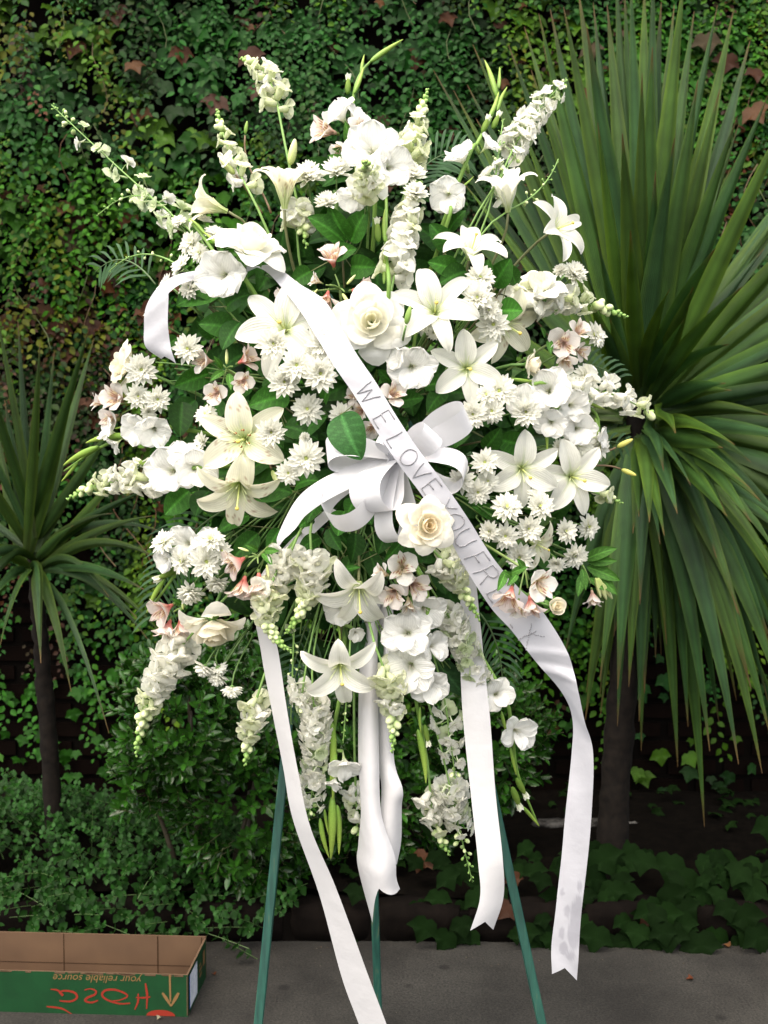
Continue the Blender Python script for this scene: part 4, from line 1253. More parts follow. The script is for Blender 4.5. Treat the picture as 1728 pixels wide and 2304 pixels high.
def glad(stem, florets, buds, sheaths, label, dy=0.0, base=True):
    """stem: list of px points base->tip; florets (px,py,d,facing); buds/sheaths (px,py,tx,ty)."""
    Ys = lambda x, y: dome(x, y) + dy
    r0 = P(*stem[0], Ys(*stem[0]) + .02)
    r = empty('gladiolus', Matrix.Translation(r0)); tag(r, label, 'gladiolus', 'white gladioli in the flower spray')
    pts = [P(x, y, Ys(x, y) + .02) for x, y in stem]
    full = ([foam_pt(r0)] if base else []) + pts
    mb = MB()
    cp = crom(full, 26)
    V, F = tube([Vector(p) - r0 for p in cp], list(np.linspace(.0048, .0022, 26)), 7); mb.add(V, F, (.15, .27, .05))
    for (px, py, d, f) in florets:
        e = trumpet(r, r0, GLP, GLT, px, py, d, f, Ys(px, py) - .01, random.uniform(0, 60))
        q = min(cp, key=lambda c: (Vector(c) - e).length)
        V, F = tube([Vector(q) - r0, (Vector(q) + e) / 2 - r0, e - r0], [.004, .004, .0035], 5); mb.add(V, F, (.18, .30, .07))
    obj('stem', mb.mesh('stem', M_STEM), r)
    for (lst, me, nm, th) in ((buds, GBUD, 'bud', .9), (sheaths, SHEATH, 'sheath', .72)):
        for (x, y, tx, ty) in lst:
            b, t = P(x, y, Ys(x, y) + .01), P(tx, ty, Ys(tx, ty))
            L = (t - b).length
            obj(nm, me, r, TRS(b - r0, frame(t - b, random.uniform(0, 6)), (L * th, L * th, L)))
    return r

def alst_petal(inner, pink, var):
    rr = random.Random(var + 7 * inner)
    tint = np.array({'pale': (.85, .80, .75), 'pink': (.84, .74, .69), 'white': (.83, .82, .77)}[pink])
    base = np.array({'pale': (.66, .42, .34), 'pink': (.68, .22, .18), 'white': (.72, .60, .40)}[pink])
    def col(u, v):
        c = lerp(base, tint, sst(.10, .62, u))
        if inner:
            c = lerp(c, (.72, .62, .22), .55 * math.exp(-((u - .5) / .18) ** 2))
            if abs(math.sin(v * 7 + u * 3)) > .93 and .35 < u < .85: c = np.array((.34, .09, .07))
        return c
    if inner: V, F, C = petal_vfc(11, 9, 1.25, .20, [(0, 12), (.5, 22), (1, 75)], lance, .1, .02, r0=.05, col=col)
    else: V, F, C = petal_vfc(9, 7, 1.18, .40, [(0, 14), (.5, 34), (1, 82 + rr.uniform(-14, 14))], obov, .12, .03, ph=rr.uniform(0, 6), r0=.05, col=col)
    return mk('petal', V, F, M_PETAL, C)
ALP = {t: [alst_petal(k % 2, t, k) for k in range(6)] for t in ('pale', 'pink', 'white')}
def alst_tube(c):
    mb = MB()
    V, F = tube([Vector((0, 0, -.12)), Vector((0, 0, .02)), Vector((0, 0, .22))], [.05, .10, .12], 8); mb.add(V, F, c)
    V, F = ellipsoid((0, 0, -.15), (.09, .09, .12), 5, 6); mb.add(V, F, (.16, .24, .07))
    for q in range(5):
        V, F = tube([Vector((0, 0, .1)), Vector((.1 * math.cos(q * 1.26), .1 * math.sin(q * 1.26), .6)), Vector((.2 * math.cos(q * 1.26), .2 * math.sin(q * 1.26) - .1, .9))], [.012, .010, .016], 4); mb.add(V, F, (.70, .55, .48))
    return mb.mesh('floret', M_PETAL)
ALT = {'pale': alst_tube((.62, .46, .34)), 'pink': alst_tube((.66, .22, .18)), 'white': alst_tube((.60, .58, .32))}

def alstroemeria(umbel, florets, leaves, label, dy=0.0, budpx=()):
    """umbel px; florets (px,py,d,facing,tone); leaves (px,py,tx,ty)"""
    ux, uy = umbel
    r0 = P(ux, uy, dome(ux, uy) + dy + .03)
    r = empty('alstroemeria', Matrix.Translation(r0)); tag(r, label, 'alstroemeria', 'alstroemerias in the flower spray')
    mb = MB()
    st = foam_pt(r0)
    V, F = tube([p - r0 for p in bez(st, st.lerp(r0, .3), st.lerp(r0, .7), r0, 9)], [.0026] * 9, 6); mb.add(V, F, (.14, .20, .06))
    for (px, py, d, f, tone) in florets:
        e = trumpet(r, r0, ALP[tone], ALT[tone], px, py, d, f, dome(px, py) + dy, random.uniform(0, 60))
        V, F = tube([p - r0 for p in bez(r0, r0.lerp(e, .5) + Vector((0, -.005, .004)), e.lerp(r0, .2), e, 6)], [.0016] * 6, 5); mb.add(V, F, (.16, .25, .07))
    obj('stem', mb.mesh('stem', M_STEM), r)
    for (x, y, tx, ty) in budpx:
        b, t = P(x, y, dome(x, y) + dy), P(tx, ty, dome(tx, ty) + dy)
        L = (t - b).length
        obj('bud', BUD_PALE, r, TRS(b - r0, frame(t - b), (L * .65, L * .65, L)))
    for (x, y, tx, ty) in leaves:
        leaf_part(r, r0, x, y, tx, ty, .17, (.05, .135, .022), dy + .01)
    return r

# ---- green leaves
_lf = {}
def broad_leaf(wd, c, var):
    k = (round(wd, 2), tuple(np.round(c, 3)), var)
    if k not in _lf:
        rr = random.Random(var)
        prof = (lambda u: max(.03, math.sin(math.pi * min(1, u) ** .78) ** .75 if 0 < u < 1 else .03)) if wd > .2 else (lambda u: max(.03, math.sin(math.pi * u ** .9) ** .9 if 0 < u < 1 else .03))
        b = rr.uniform(10, 40)
        def col(u, v):
            m = 1 + 1.0 * max(0, 1 - abs(v) * 5)
            vein = .45 * (abs(((u * 6 - abs(v) * 1.5) % 1) - .5) < .10)
            return np.array(c) * (m + vein)
        V, F, C = petal_vfc(26, 11, 1.0, wd, [(0, 75 - b * .4), (.5, 90), (1, 90 + b)], prof, cup=.10, ruf=.012, rk=2, ph=rr.uniform(0, 6), r0=0, col=col, crease=.22)
        # lay it along +Y with its face to +Z
        V = np.stack([-V[:, 1], V[:, 0], V[:, 2]], 1)
        _lf[k] = mk('leaf', V, F, M_LEAF, C)
    return _lf[k]

def leaf_part(root, r0, x, y, tx, ty, wd, c, dy, tilt=0.0, var=0, lean=0.0):
    Yb = dome((x + tx) / 2, (y + ty) / 2) + dy
    b, t = P(x, y, Yb + .012), P(tx, ty, Yb - .012 - lean)
    d = (t - b); L = d.length; d.normalize()
    n = Vector((random.uniform(-.25, .25), -1, .25 + random.uniform(-.2, .2)))
    n = Quaternion(d, tilt) @ n
    n = (n - d * n.dot(d)).normalized()
    xx = d.cross(n)
    Rm = Matrix((xx, d, n)).transposed()
    return obj('leaf', broad_leaf(wd, c, var if var else random.randint(1, 4)), root, TRS(b - r0, Rm, L))

def salal(base, leaves, label, dy=0.05, group='salal leaves in the flower spray', c=(.022, .078, .010), wd=.30):
    """leaves: (bx,by,tx,ty[,width,shade]) in photo pixels; stem runs from the foam to base."""
    r0 = P(*base, dome(*base) + dy + .02)
    r = empty('salal_sprig', Matrix.Translation(r0)); tag(r, label, 'leaf sprig', group)
    mb = MB()
    st = foam_pt(r0)
    V, F = tube([p - r0 for p in bez(st, st.lerp(r0, .35), st.lerp(r0, .7), r0, 7)], [.0020] * 7, 5); mb.add(V, F, (.10, .09, .04))
    for l in leaves:
        bx, by, tx, ty = l[:4]
        w = l[4] if len(l) > 4 else wd
        sh = l[5] if len(l) > 5 else random.uniform(.8, 1.25)
        cc = np.round(np.array(c) * round(sh * 4) / 4, 3)
        leaf_part(r, r0, bx, by, tx, ty, w, tuple(cc), dy, random.uniform(-.35, .35))
        b = P(bx, by, dome((bx + tx) / 2, (by + ty) / 2) + dy + .012)
        V, F = tube([Vector((0, 0, 0)), (b - r0) * .5 + Vector((0, .004, 0)), b - r0], [.0014, .0012, .001], 4); mb.add(V, F, (.12, .14, .05))
    obj('stem', mb.mesh('stem', M_STEM), r)
    return r

# ---- spikes: snapdragon and larkspur
def snap_floret(var, green):
    rr = random.Random(var)
    mb = MB()
    body = lerp(WHITE, (.74, .80, .52), green)
    lipc = lerp(WHITE * (1, 1, .98), (.80, .82, .62), green)
    V, F = tube([Vector((0, 0, -.42)), Vector((0, 0, -.1)), Vector((0, 0, .16))], [.13, .20, .22], 8); mb.add(V, F, body)
    for a in (62, 118):        # upper lip
        V, F, C = petal_vfc(7, 7, .66, .38, [(0, 14), (.5, 40), (1, 100 + rr.uniform(-12, 18))], obov, -.15, .05, rk=2.2, ph=rr.uniform(0, 6), r0=.13, z0=.05, col=lambda u, v: lerp(body, lipc, u)); mb.add(rotz(V, R(a)), F, C)
    for a in (205, 270, 335):  # lower lip
        V, F, C = petal_vfc(7, 7, .56, .32, [(0, 20), (.5, 62), (1, 118 + rr.uniform(-15, 15))], obov, -.15, .05, rk=2.2, ph=rr.uniform(0, 6), r0=.14, z0=.05, col=lambda u, v: lerp(body, lipc, u)); mb.add(rotz(V, R(a)), F, C)
    V, F = ellipsoid((0, -.06, .14), (.15, .11, .11), 6, 8); mb.add(V, F, lerp((.88, .88, .70), (.78, .81, .50), green))
    return mb.mesh('floret', M_PETAL)
SNAP = [snap_floret(k, 0.0) for k in range(3)]
SNAPG = [snap_floret(k + 5, 1.0) for k in range(3)]
def round_bud(c0, c1, el=1.35):
    V, F = ellipsoid((0, 0, 0), (.5, .5, .5 * el), 6, 7)
    C = lerp(np.array(c0), np.array(c1), (V[:, 2:3] / el + .5))
    return mk('bud', V, F, M_STEM, C)
RB_PALE = round_bud((.28, .42, .12), (.70, .76, .44))
RB_GREEN = round_bud((.13, .27, .06), (.30, .46, .12))
def lark_floret(var, green=0.0):
    rr = random.Random(var)
    mb = MB()
    w = lerp(WHITE, (.66, .76, .48), green)
    for lay, (n, L, W, a) in enumerate([(5, .56, .27, 74), (5, .44, .20, 52), (4, .30, .13, 24)]):
        for q in range(n):
            aa = a + rr.uniform(-16, 16)
            V, F, C = petal_vfc(5, 5, L * rr.uniform(.85, 1.1), W, [(0, aa - 20), (.5, aa), (1, aa + 16)], obov, .15, .05, rk=2, ph=rr.uniform(0, 6), r0=.03, col=lambda u, v: lerp((.50, .62, .28), w, sst(-.1, .35, u)))
            mb.add(rotz(V, 2 * math.pi * q / n + lay * .6 + rr.uniform(-.2, .2)), F, C)
    V, F = tube([Vector((0, 0, .05)), Vector((.02, .12, -.28)), Vector((.05, .30, -.5))], [.06, .05, .02], 5); mb.add(V, F, lerp(w, (.5, .6, .3), .4))
    return mb.mesh('floret', M_PETAL)
LARK = [lark_floret(k) for k in range(3)]
LARKG = [lark_floret(k + 7, .9) for k in range(2)]

def spike(kind, base, tip, label, mid=None, n=18, d=42, openf=.62, nb=14, dy=0.0, seed=0, spread=1.0, root_from=True, tipY=None, green=.0, face=0.0, dmin=.5):
    """A flower spike from base to tip (photo pixels)."""
    rr = random.Random(seed + int(base[0]) * 3 + int(base[1]))
    Yb, Yt = dome(*base) + dy, (dome(*tip) + dy if tipY is None else tipY)
    pb, pt = P(*base, Yb), P(*tip, Yt)
    pm = (pb + pt) / 2 if mid is None else P(*mid, (Yb + Yt) / 2)
    ctrl = pm * 2 - (pb + pt) / 2
    B = lambda t: pb * (1 - t) ** 2 + ctrl * 2 * t * (1 - t) + pt * t * t
    nm = {'snap': 'snapdragon', 'lark': 'larkspur'}[kind]
    r = empty(nm, Matrix.Translation(pb)); tag(r, label, nm, f'white {nm} stems in the flower spray')
    mb = MB()
    pts = [B(i / 19) for i in range(20)]
    st = foam_pt(pb)
    if root_from:
        lead = bez(st, st.lerp(pb, .4), pb - (pts[1] - pts[0]).normalized() * (pb - st).length * .3, pb, 9)[:-1]
        pts = lead + pts
    V, F = tube([p - pb for p in pts], list(np.linspace(.0030 if kind == 'snap' else .0022, .0011, len(pts))), 6); mb.add(V, F, (.17, .30, .08))
    D = px2m(d, Yb) * (.95 if kind == 'snap' else 1.08)
    tot = n + nb
    for i in range(tot):
        t = (i + .3) / tot
        isopen = i < n
        # keep spacing: open florets fill the first openf of the stem
        t = (i / max(1, n)) * openf if isopen else openf + (1 - openf) * ((i - n + .5) / nb) ** .9
        c = B(t); T = (B(min(1, t + .01)) - B(max(0, t - .01))).normalized()
        a = T.orthogonal().normalized(); b = T.cross(a)
        w = i * 2.399 + rr.uniform(-.3, .3)
        rad = a * math.cos(w) + b * math.sin(w)
        rad = (rad + Vector((0, -face, 0))).normalized()
        rad = (rad - T * rad.dot(T)).normalized()
        tl = R(rr.uniform(52, 74) if kind == 'snap' else rr.uniform(55, 85))
        dr = T * math.cos(tl) + rad * math.sin(tl)
        if isopen:
            s = D * (1 - (1 - dmin) * .8 * (t / max(openf, .01)) ** 1.5) * rr.uniform(.88, 1.12)
            g = green > rr.random() or (t / openf > .78 and kind == 'snap')
            if kind == 'snap':
                loc = c + dr * s * .45
                me = (SNAPG if g else SNAP)[i % 3]
            else:
                ped = D * (.30 + .25 * spread) * rr.uniform(.8, 1.2)
                loc = c + dr * ped
                me = LARKG[i % 2] if g else LARK[i % 3]
                V, F = tube([c - pb, c.lerp(loc, .5) + T * .002 - pb, loc - pb], [.0008, .0007, .0006], 4, False); mb.add(V, F, (.20, .33, .10))
            obj('floret', me, r, TRS(loc - pb, frame(dr, rr.uniform(-.4, .4) if kind == 'snap' else rr.uniform(0, 6)), s))
        else:
            q = (i - n) / max(1, nb - 1)
            s = D * (.30 * (1 - q) + .11) * (1.0 if kind == 'snap' else .62) * rr.uniform(.9, 1.1)
            ped = s * .55 + (D * .28 * spread * (1 - q * .6) if kind == 'lark' else 0)
            dr2 = T * math.cos(tl * (1 - .4 * q)) + rad * math.sin(tl * (1 - .4 * q))
            loc = c + dr2 * ped
            if kind == 'lark':
                V, F = tube([c - pb, loc - pb], [.0007, .0006], 4, False); mb.add(V, F, (.20, .33, .10))
            obj('bud', RB_PALE if q < .45 else RB_GREEN, r, TRS(loc - pb, frame(dr2), s))
    obj('stem', mb.mesh('stem', M_STEM), r)
    return r

# ---- feathery palm frond
def frond(base, tip, mid, nleaf, llen, label, dy=0.12, c=(.045, .095, .045), side=0):
    pb, pt, pm = P(*base, dome(*base) + dy), P(*tip, dome(*tip) + dy), P(*mid, dome(*mid) + dy)
    ctrl = pm * 2 - (pb + pt) / 2
    B = lambda t: pb * (1 - t) ** 2 + ctrl * 2 * t * (1 - t) + pt * t * t
    r = empty('palm_frond', Matrix.Translation(pb)); tag(r, label, 'palm frond', 'thin palm fronds in the flower spray')
    V, F = tube([B(i / 11) - pb for i in range(12)], list(np.linspace(.002, .0008, 12)), 5)
    obj('stem', mk('stem', V, F, M_STEM, np.tile((.08, .13, .05), (len(V), 1))), r)
    mb = MB()
    L = px2m(llen, dome(*base))
    for k in range(nleaf):
        t = .12 + .88 * k / nleaf
        for sg in ((1, -1) if side == 0 else (side,)):
            p = B(t); T = (B(min(1, t + .02)) - B(max(0, t - .02))).normalized()
            sd = T.cross(Vector((0, -1, 0.0))).normalized() * sg
            l = L * (1 - .5 * t) * random.uniform(.8, 1.1)
            d = (T * .75 + sd * .8 + Vector((0, -.15, .05))).normalized()
            e = p + d * l + Vector((0, 0, -.22 * l))
            m1 = p + d * l * .5 + Vector((0, 0, .02 * l))
            w = .0030
            wv = d.cross(Vector((0, -1, 0.2))).normalized() * w
            VV = [p - wv * .4, p + wv * .4, m1 - wv, m1 + wv, (m1 + e) / 2 - wv * .8 + Vector((0, 0, .04 * l)), (m1 + e) / 2 + wv * .8 + Vector((0, 0, .04 * l)), e]
            mb.add([tuple(v - pb) for v in VV], [(0, 1, 3, 2), (2, 3, 5, 4), (4, 5, 6)], np.array(c) * random.uniform(.8, 1.3))
    o = obj('leaflets', mb.mesh('leaflets', M_LEAF), r); o['kind'] = 'stuff'
    return r
# ================================================================== RIBBONS
RIB = np.array((.45, .455, .495))
RIBB = np.array((.70, .70, .72))      # bow and tails: same white satin, colour lifted to make up for missing light
def ribbon_surface(L, Rr, curl=0.0):
    """L, Rr: lists of world points along the two edges. Returns f(s in 0..1, v in -1..1) -> np point."""
    n = 240
    A, B = crom(L, n), crom(Rr, n)
    def f(s, v):
        x = min(max(s, 0), 1) * (n - 1); i = min(int(x), n - 2); t = x - i
        a, b = A[i] * (1 - t) + A[i + 1] * t, B[i] * (1 - t) + B[i + 1] * t
        p = a * (1 - v) / 2 + b * (1 + v) / 2
        if s < 0 or s > 1:
            k = 0 if s < 0 else n - 2
            da, db = A[k + 1] - A[k], B[k + 1] - B[k]
            p = p + (da * (1 - v) / 2 + db * (1 + v) / 2) * ((s if s < 0 else s - 1) * (n - 1))
        if curl:
            w = np.linalg.norm(b - a)
            c = curl(s) if callable(curl) else curl
            p = p + np.array((0, -1, 0)) * c * w * (1 - v * v)
        return p
    return f

def ribbon_mesh(name, f, nu=120, nv=9, notch0=0.0, notch1=0.0, colf=None, lo=0.0, hi=1.0):
    V, C = [], []
    for i in range(nu):
        u = i / (nu - 1)
        for j in range(nv):
            v = -1 + 2 * j / (nv - 1)
            s0 = lo + notch0 * (1 - abs(v)); s1 = hi - notch1 * (1 - abs(v))
            s = s0 + (s1 - s0) * u
            V.append(f(s, v)); C.append(colf(s, v, V[-1]) if colf else RIB)
    return mk(name, V, grid_faces(nu, nv), M_SATIN, C)

def edges(st):
    """stations (lx,ly,rx,ry,Yl,Yr)"""
    return [P(a, b, e) for a, b, c, d, e, g in st], [P(c, d, g) for a, b, c, d, e, g in st]

# --- the bow with its four hanging tails
KNOT = P(893, 1022, 1.965)
bow = empty('ribbon_bow', Matrix.Translation(KNOT))
tag(bow, 'white satin ribbon bow with curled loops and long hanging tails', 'bow')

def bow_loop(tip, Yt, width_px, fat, roll, sag=0.0, start=(893, 1022), pinch=.55):
    """Teardrop of ribbon out from the knot to a tip and back."""
    k0 = P(*start, 1.975); pt = P(*tip, Yt)
    d = pt - k0; Ln = d.length; d.normalize()
    cam_dir = Vector((0, -1, .12))
    n1 = (cam_dir - d * cam_dir.dot(d)).normalized()
    n2 = d.cross(n1)
    nn = n1 * math.cos(roll) + n2 * math.sin(roll)
    w = d.cross(nn).normalized()
    hw = px2m(width_px, 2.0) / 2
    V = []
    nu, nv = 44, 5
    for i in range(nu):
        t = i / (nu - 1)
        a = (1 - math.cos(2 * math.pi * t)) / 2
        y = fat * math.sin(2 * math.pi * t) * (a ** .75)
        c = k0 + d * (Ln * (a ** .85)) + nn * (y * Ln) + Vector((0, 0, -sag * a * a))
        ww = hw * (pinch + (1 - pinch) * min(1, a * 1.8))
        for j in range(nv):
            v = -1 + 2 * j / (nv - 1)
            V.append(c + w * (v * ww) + nn * (.06 * ww * v * v) - KNOT)
    return obj('loop', mk('loop', [tuple(v) for v in V], grid_faces(nu, nv), M_SATIN, np.tile(RIBB, (len(V), 1))), bow)

#          tip            Y     width fat  roll
bow_loop((1050, 930), 1.985, 66, .22, .75)            # long loop reaching out above
bow_loop((975, 975), 1.93, 60, .30, .7)              # short loop in front of it
bow_loop((1045, 1075), 1.97, 72, .34, -.9)           # wide loop on the far side of the message ribbon
bow_loop((735, 1020), 1.955, 74, .24, .7)            # loop under the big single leaf
bow_loop((745, 1170), 1.925, 62, .34, -.95)           # open ring hanging below
bow_loop((833, 1140), 1.905, 84, .38, .8)            # broad front ring
bow_loop((892, 1218), 1.94, 64, .26, .9)             # narrow hanging loop beside the cream rose
bow_loop((862, 972), 1.92, 54, .22, .5)               # centre loop standing up
V, F = ellipsoid((0, 0, 0), (.020, .014, .018), 8, 10)
obj('knot', mk('knot', V, F, M_SATIN, np.tile(RIB, (len(V), 1))), bow)

def tail(st, notch, curl=0.0, nm='tail', nu=90, nv=9):
    L, Rr = edges(st)
    L = [p - KNOT for p in L]; Rr = [p - KNOT for p in Rr]
    f = ribbon_surface(L, Rr, curl)
    return obj(nm, ribbon_mesh(nm, f, nu, nv, 0, notch, lambda s, v, p: RIBB * .78), bow)

# short tail slanting down from the bow
tail([(878, 1010, 890, 1040, 1.97, 1.965), (790, 1046, 815, 1085, 1.955, 1.945), (712, 1085, 742, 1122, 1.95, 1.935), (664, 1128, 690, 1158, 1.955, 1.94), (625, 1205, 668, 1186, 1.965, 1.945), (626, 1232, 656, 1198, 1.965, 1.945)], .05, .06)
# long tail that runs off the bottom of the frame
tail([(740, 1140, 760, 1150, 2.10, 2.09), (640, 1230, 670, 1240, 2.12, 2.10), (572, 1330, 604, 1345, 2.10, 2.07), (588, 1471, 627, 1471, 2.075, 2.05), (612, 1600, 646, 1598, 2.065, 2.04), (637, 1726, 668, 1722, 2.06, 2.035), (659, 1844, 698, 1860, 2.06, 2.03),
      (718, 2012, 757, 2000, 2.06, 2.03), (768, 2196, 829, 2196, 2.06, 2.03), (807, 2304, 868, 2300, 2.06, 2.03), (846, 2420, 908, 2416, 2.06, 2.03)], .02, .02)
# the pair of tails curled together under the middle
tail([(835, 1330, 860, 1330, 2.14, 2.14), (815, 1420, 850, 1420, 2.11, 2.10), (808, 1520, 850, 1520, 2.09, 2.07), (806, 1700, 853, 1700, 2.07, 2.05), (812, 1820, 858, 1830, 2.06, 2.04), (806, 1900, 888, 1925, 2.08, 2.03), (805, 1950, 892, 1975, 2.08, 2.03), (838, 2076, 900, 2000, 2.06, 2.04)], .10, .42, nv=13)
tail([(858, 1330, 885, 1330, 2.15, 2.15), (850, 1420, 885, 1420, 2.12, 2.10), (848, 1520, 888, 1520, 2.09, 2.08), (850, 1700, 886, 1700, 2.08, 2.07), (858, 1770, 906, 1775, 2.07, 2.05), (856, 1830, 904, 1815, 2.06, 2.06), (852, 1900, 903, 1890, 2.05, 2.07), (850, 1968, 893, 1945, 2.045, 2.06)], .06, .30, nv=13)
# tail hanging past the spikes on the far side
tail([(985, 1180, 1010, 1175, 2.05, 2.05), (1030, 1280, 1062, 1270, 2.09, 2.09), (1036, 1400, 1080, 1396, 2.10, 2.10), (1036, 1500, 1090, 1500, 2.09, 2.09), (1042, 1620, 1103, 1620, 2.07, 2.07), (1060, 1793, 1115, 1785, 2.05, 2.05), (1076, 1942, 1131, 1930, 2.03, 2.03), (1080, 2020, 1133, 2018, 2.02, 2.04), (1058, 2094, 1110, 2092, 2.0, 2.04)], .035, .05)

# --- the message ribbon
stations = [
    (363, 808, 396, 818, 2.10, 2.08), (328, 780, 384, 780, 2.10, 2.08), (324, 735, 378, 732, 2.10, 2.08), (330, 686, 379, 672, 2.10, 2.08), (362, 640, 384, 655, 2.10, 2.085), (410, 615, 430, 632, 2.10, 2.10),
    (520, 600, 535, 618, 2.14, 2.14), (590, 606, 608, 596, 2.10, 2.10), (646, 662, 676, 640, 2.03, 2.04), (684, 712, 730, 676, 1.97, 1.985), (716, 765, 766, 735, 1.945, 1.955), (752, 824, 803, 797, 1.93, 1.94), (796, 888, 847, 862, 1.922, 1.928),
    (848, 972, 897, 944, 1.912, 1.915), (898, 1046, 946, 1017, 1.905, 1.905), (952, 1118, 998, 1086, 1.905, 1.90), (1002, 1196, 1053, 1166, 1.91, 1.905), (1050, 1283, 1110, 1256, 1.92, 1.915), (1105, 1368, 1172, 1328, 1.93, 1.925),
    (1152, 1420, 1218, 1372, 1.935, 1.93), (1205, 1488, 1278, 1470, 1.94, 1.93), (1262, 1555, 1302, 1560, 1.95, 1.925), (1287, 1612, 1316, 1625, 1.965, 1.93), (1287, 1690, 1334, 1690, 1.965, 1.94), (1274, 1810, 1332, 1820, 1.965, 1.95), (1263, 1930, 1321, 1945, 1.965, 1.955), (1252, 2030, 1309, 2045, 1.965, 1.96),
    (1241, 2130, 1302, 2145, 1.965, 1.965), (1242, 2192, 1298, 2206, 1.965, 1.97)]
L, Rr = edges(stations)
msg0 = P(850, 900, 1.92)
_rf = ribbon_surface(L, Rr, 0.035)
S_CR = min(((P(1240, 1500, 1.935) - Vector(_rf(k / 800, 0))).length, k / 800) for k in range(801))[1]
def ribf(s, v):
    p = _rf(s, v)
    k = .0011 * math.sin(s * 61 + v * 1.3) * math.sin(s * 23 + 1) + .0009 * math.sin(s * 140 - v * 2.2)
    for sc, am in ((S_CR - .012, .0030), (S_CR, -.0034), (S_CR + .011, .0026)):      # the crumple below the words
        k += am * math.exp(-((s - sc - v * .007) / .0040) ** 2)
    return p + np.array((0, -k, 0))
rg = random.Random(5)
blots = [(1264, 2008, 5, 10), (1302, 1992, 6, 12), (1275, 2050, 7, 14), (1296, 2055, 14, 34), (1291, 2100, 14, 36), (1264, 2100, 6, 14), (1268, 2134, 9, 16), (1284, 2150, 10, 12), (1300, 2030, 8, 20)]
blotp = [(P(x, y, 1.965), px2m(a, 1.965), px2m(b, 1.965)) for x, y, a, b in blots]
def msgcol(s, v, p):
    k = 0
    p = np.asarray(p) + np.array(msg0)
    if s > .85:
        for (c, a, b) in blotp:
            q = ((p[0] - c.x) / a) ** 2 + ((p[2] - c.z) / b) ** 2
            k = max(k, min(1, max(0, (1.25 - q) * 3)))
    return lerp(RIB, (.31, .31, .35), .75 * k)
msg = tag(obj('message_ribbon', ribbon_mesh('message_ribbon', lambda s, v: ribf(s, v) - np.array(msg0), 420, 17, .012, .014, msgcol), None, Matrix.Translation(msg0)),
          'long white satin ribbon lettered in silver running diagonally across the flowers', 'ribbon')
M_SILVER = plain('silver_glitter', (.36, .36, .38), .4, .6, .0, noise=(900, (.22, .22, .235), .35, .65, .9))
M_SILVER2 = plain('pale_glitter', (.41, .41, .44), .4, .6, .0, noise=(900, (.28, .28, .30), .35, .65, .9))
# letters: strokes in a box of width w and height 1; x runs along the ribbon, y across it
GLY = {'W': [[(0, 1), (.22, 0), (.45, .80), (.70, 0), (.95, 1)]], 'E': [[(.55, 0), (0, 0), (0, 1), (.58, 1)], [(0, .52), (.45, .52)]], 'L': [[(0, 1), (0, 0), (.55, 0)]],
       'O': [[(.42 + .40 * math.sin(a), .5 + .5 * math.cos(a)) for a in np.linspace(0, 2 * math.pi, 17)]], 'V': [[(0, 1), (.36, 0), (.72, 1)]],
       'Y': [[(0, 1), (.34, .5), (.68, 1)], [(.34, .5), (.34, 0)]], 'U': [[(0, 1), (0, .35), (.10, .1), (.32, 0), (.54, .1), (.64, .35), (.64, 1)]], 'F': [[(0, 0), (0, 1), (.55, 1)], [(0, .52), (.42, .52)]],
       'R': [[(0, 0), (0, 1), (.40, 1), (.58, .88), (.58, .66), (.40, .54), (0, .52)], [(.30, .53), (.62, 0)]]}
def s_near(px, py):
    best = min(((P(px, py, 1.91) - Vector(ribf(k / 600, 0))).length, k / 600) for k in range(601))
    return best[1]
lets = [('W', 818, 866), ('E', 855, 934), ('L', 884, 985), ('O', 905, 1020), ('V', 938, 1050), ('E', 962, 1087), ('Y', 996, 1124), ('O', 1014, 1157), ('U', 1038, 1197), ('F', 1066, 1250), ('R', 1086, 1285), ('E', 1112, 1330)]
slen = 0
pv = None
for k in range(601):
    q = ribf(k / 600, 0)
    if pv is not None: slen += np.linalg.norm(q - pv)
    pv = q
for ch, px, py in lets:
    s0 = s_near(px, py)
    H = .031
    for si, strokes in enumerate([GLY[ch]]):
        mb = MB()
        for poly in strokes:
            dense = []
            for (a, b), (c, d_) in zip(poly[:-1], poly[1:]):
                for t in (0, .33, .66): dense.append((a + (c - a) * t, b + (d_ - b) * t))
            dense.append(poly[-1])
            pts = []
            for (x, y) in dense:
                x = x + .03 * math.sin(y * 5 + px); 
                s = s0 + x * H / slen
                v = -.74 + 1.46 * y
                q = Vector(ribf(s, v)); e1 = Vector(ribf(s + .002, v)) - q; e2 = Vector(ribf(s, v + .02)) - q
                nrm = e1.cross(e2).normalized()
                if nrm.y > 0: nrm = -nrm
                pts.append(q + nrm * .0010 - msg0)
            V, F = tube(pts, .0010, 6); mb.add(V, F)
        obj('letter', mb.mesh('letter', M_SILVER if py < 1100 else M_SILVER2), msg)
# the glitter star drawn after the words
mb = MB()
for (x0, y0), (x1, y1) in [((1190, 1426), (1196, 1405)), ((1190, 1426), (1224, 1432)), ((1190, 1426), (1166, 1440)), ((1190, 1426), (1184, 1462)), ((1148, 1404), (1153, 1413)), ((1188, 1430), (1206, 1420))]:
    for k in range(9):
        x, y = x0 + (x1 - x0) * k / 8 + rg.uniform(-.8, .8), y0 + (y1 - y0) * k / 8 + rg.uniform(-.8, .8)
        best = min(((P(x, y, 1.93) - Vector(ribf(S_CR - .06 + a * .002, -.9 + b * .15))).length, a, b) for a in range(32) for b in range(13))
        q = Vector(ribf(S_CR - .06 + best[1] * .002, -.9 + best[2] * .15))
        q = P(x, y, q.y - .0012)
        V, F = ellipsoid(tuple(q - msg0), (.0012, .0007, .0012), 4, 5); mb.add(V, F)
M_SPARK = plain('white_glitter', (.80, .80, .82), .25, .8, .3, noise=(900, (.20, .20, .22), .45, .60, .9))
obj('glitter_star', mb.mesh('glitter_star', M_SPARK), msg)
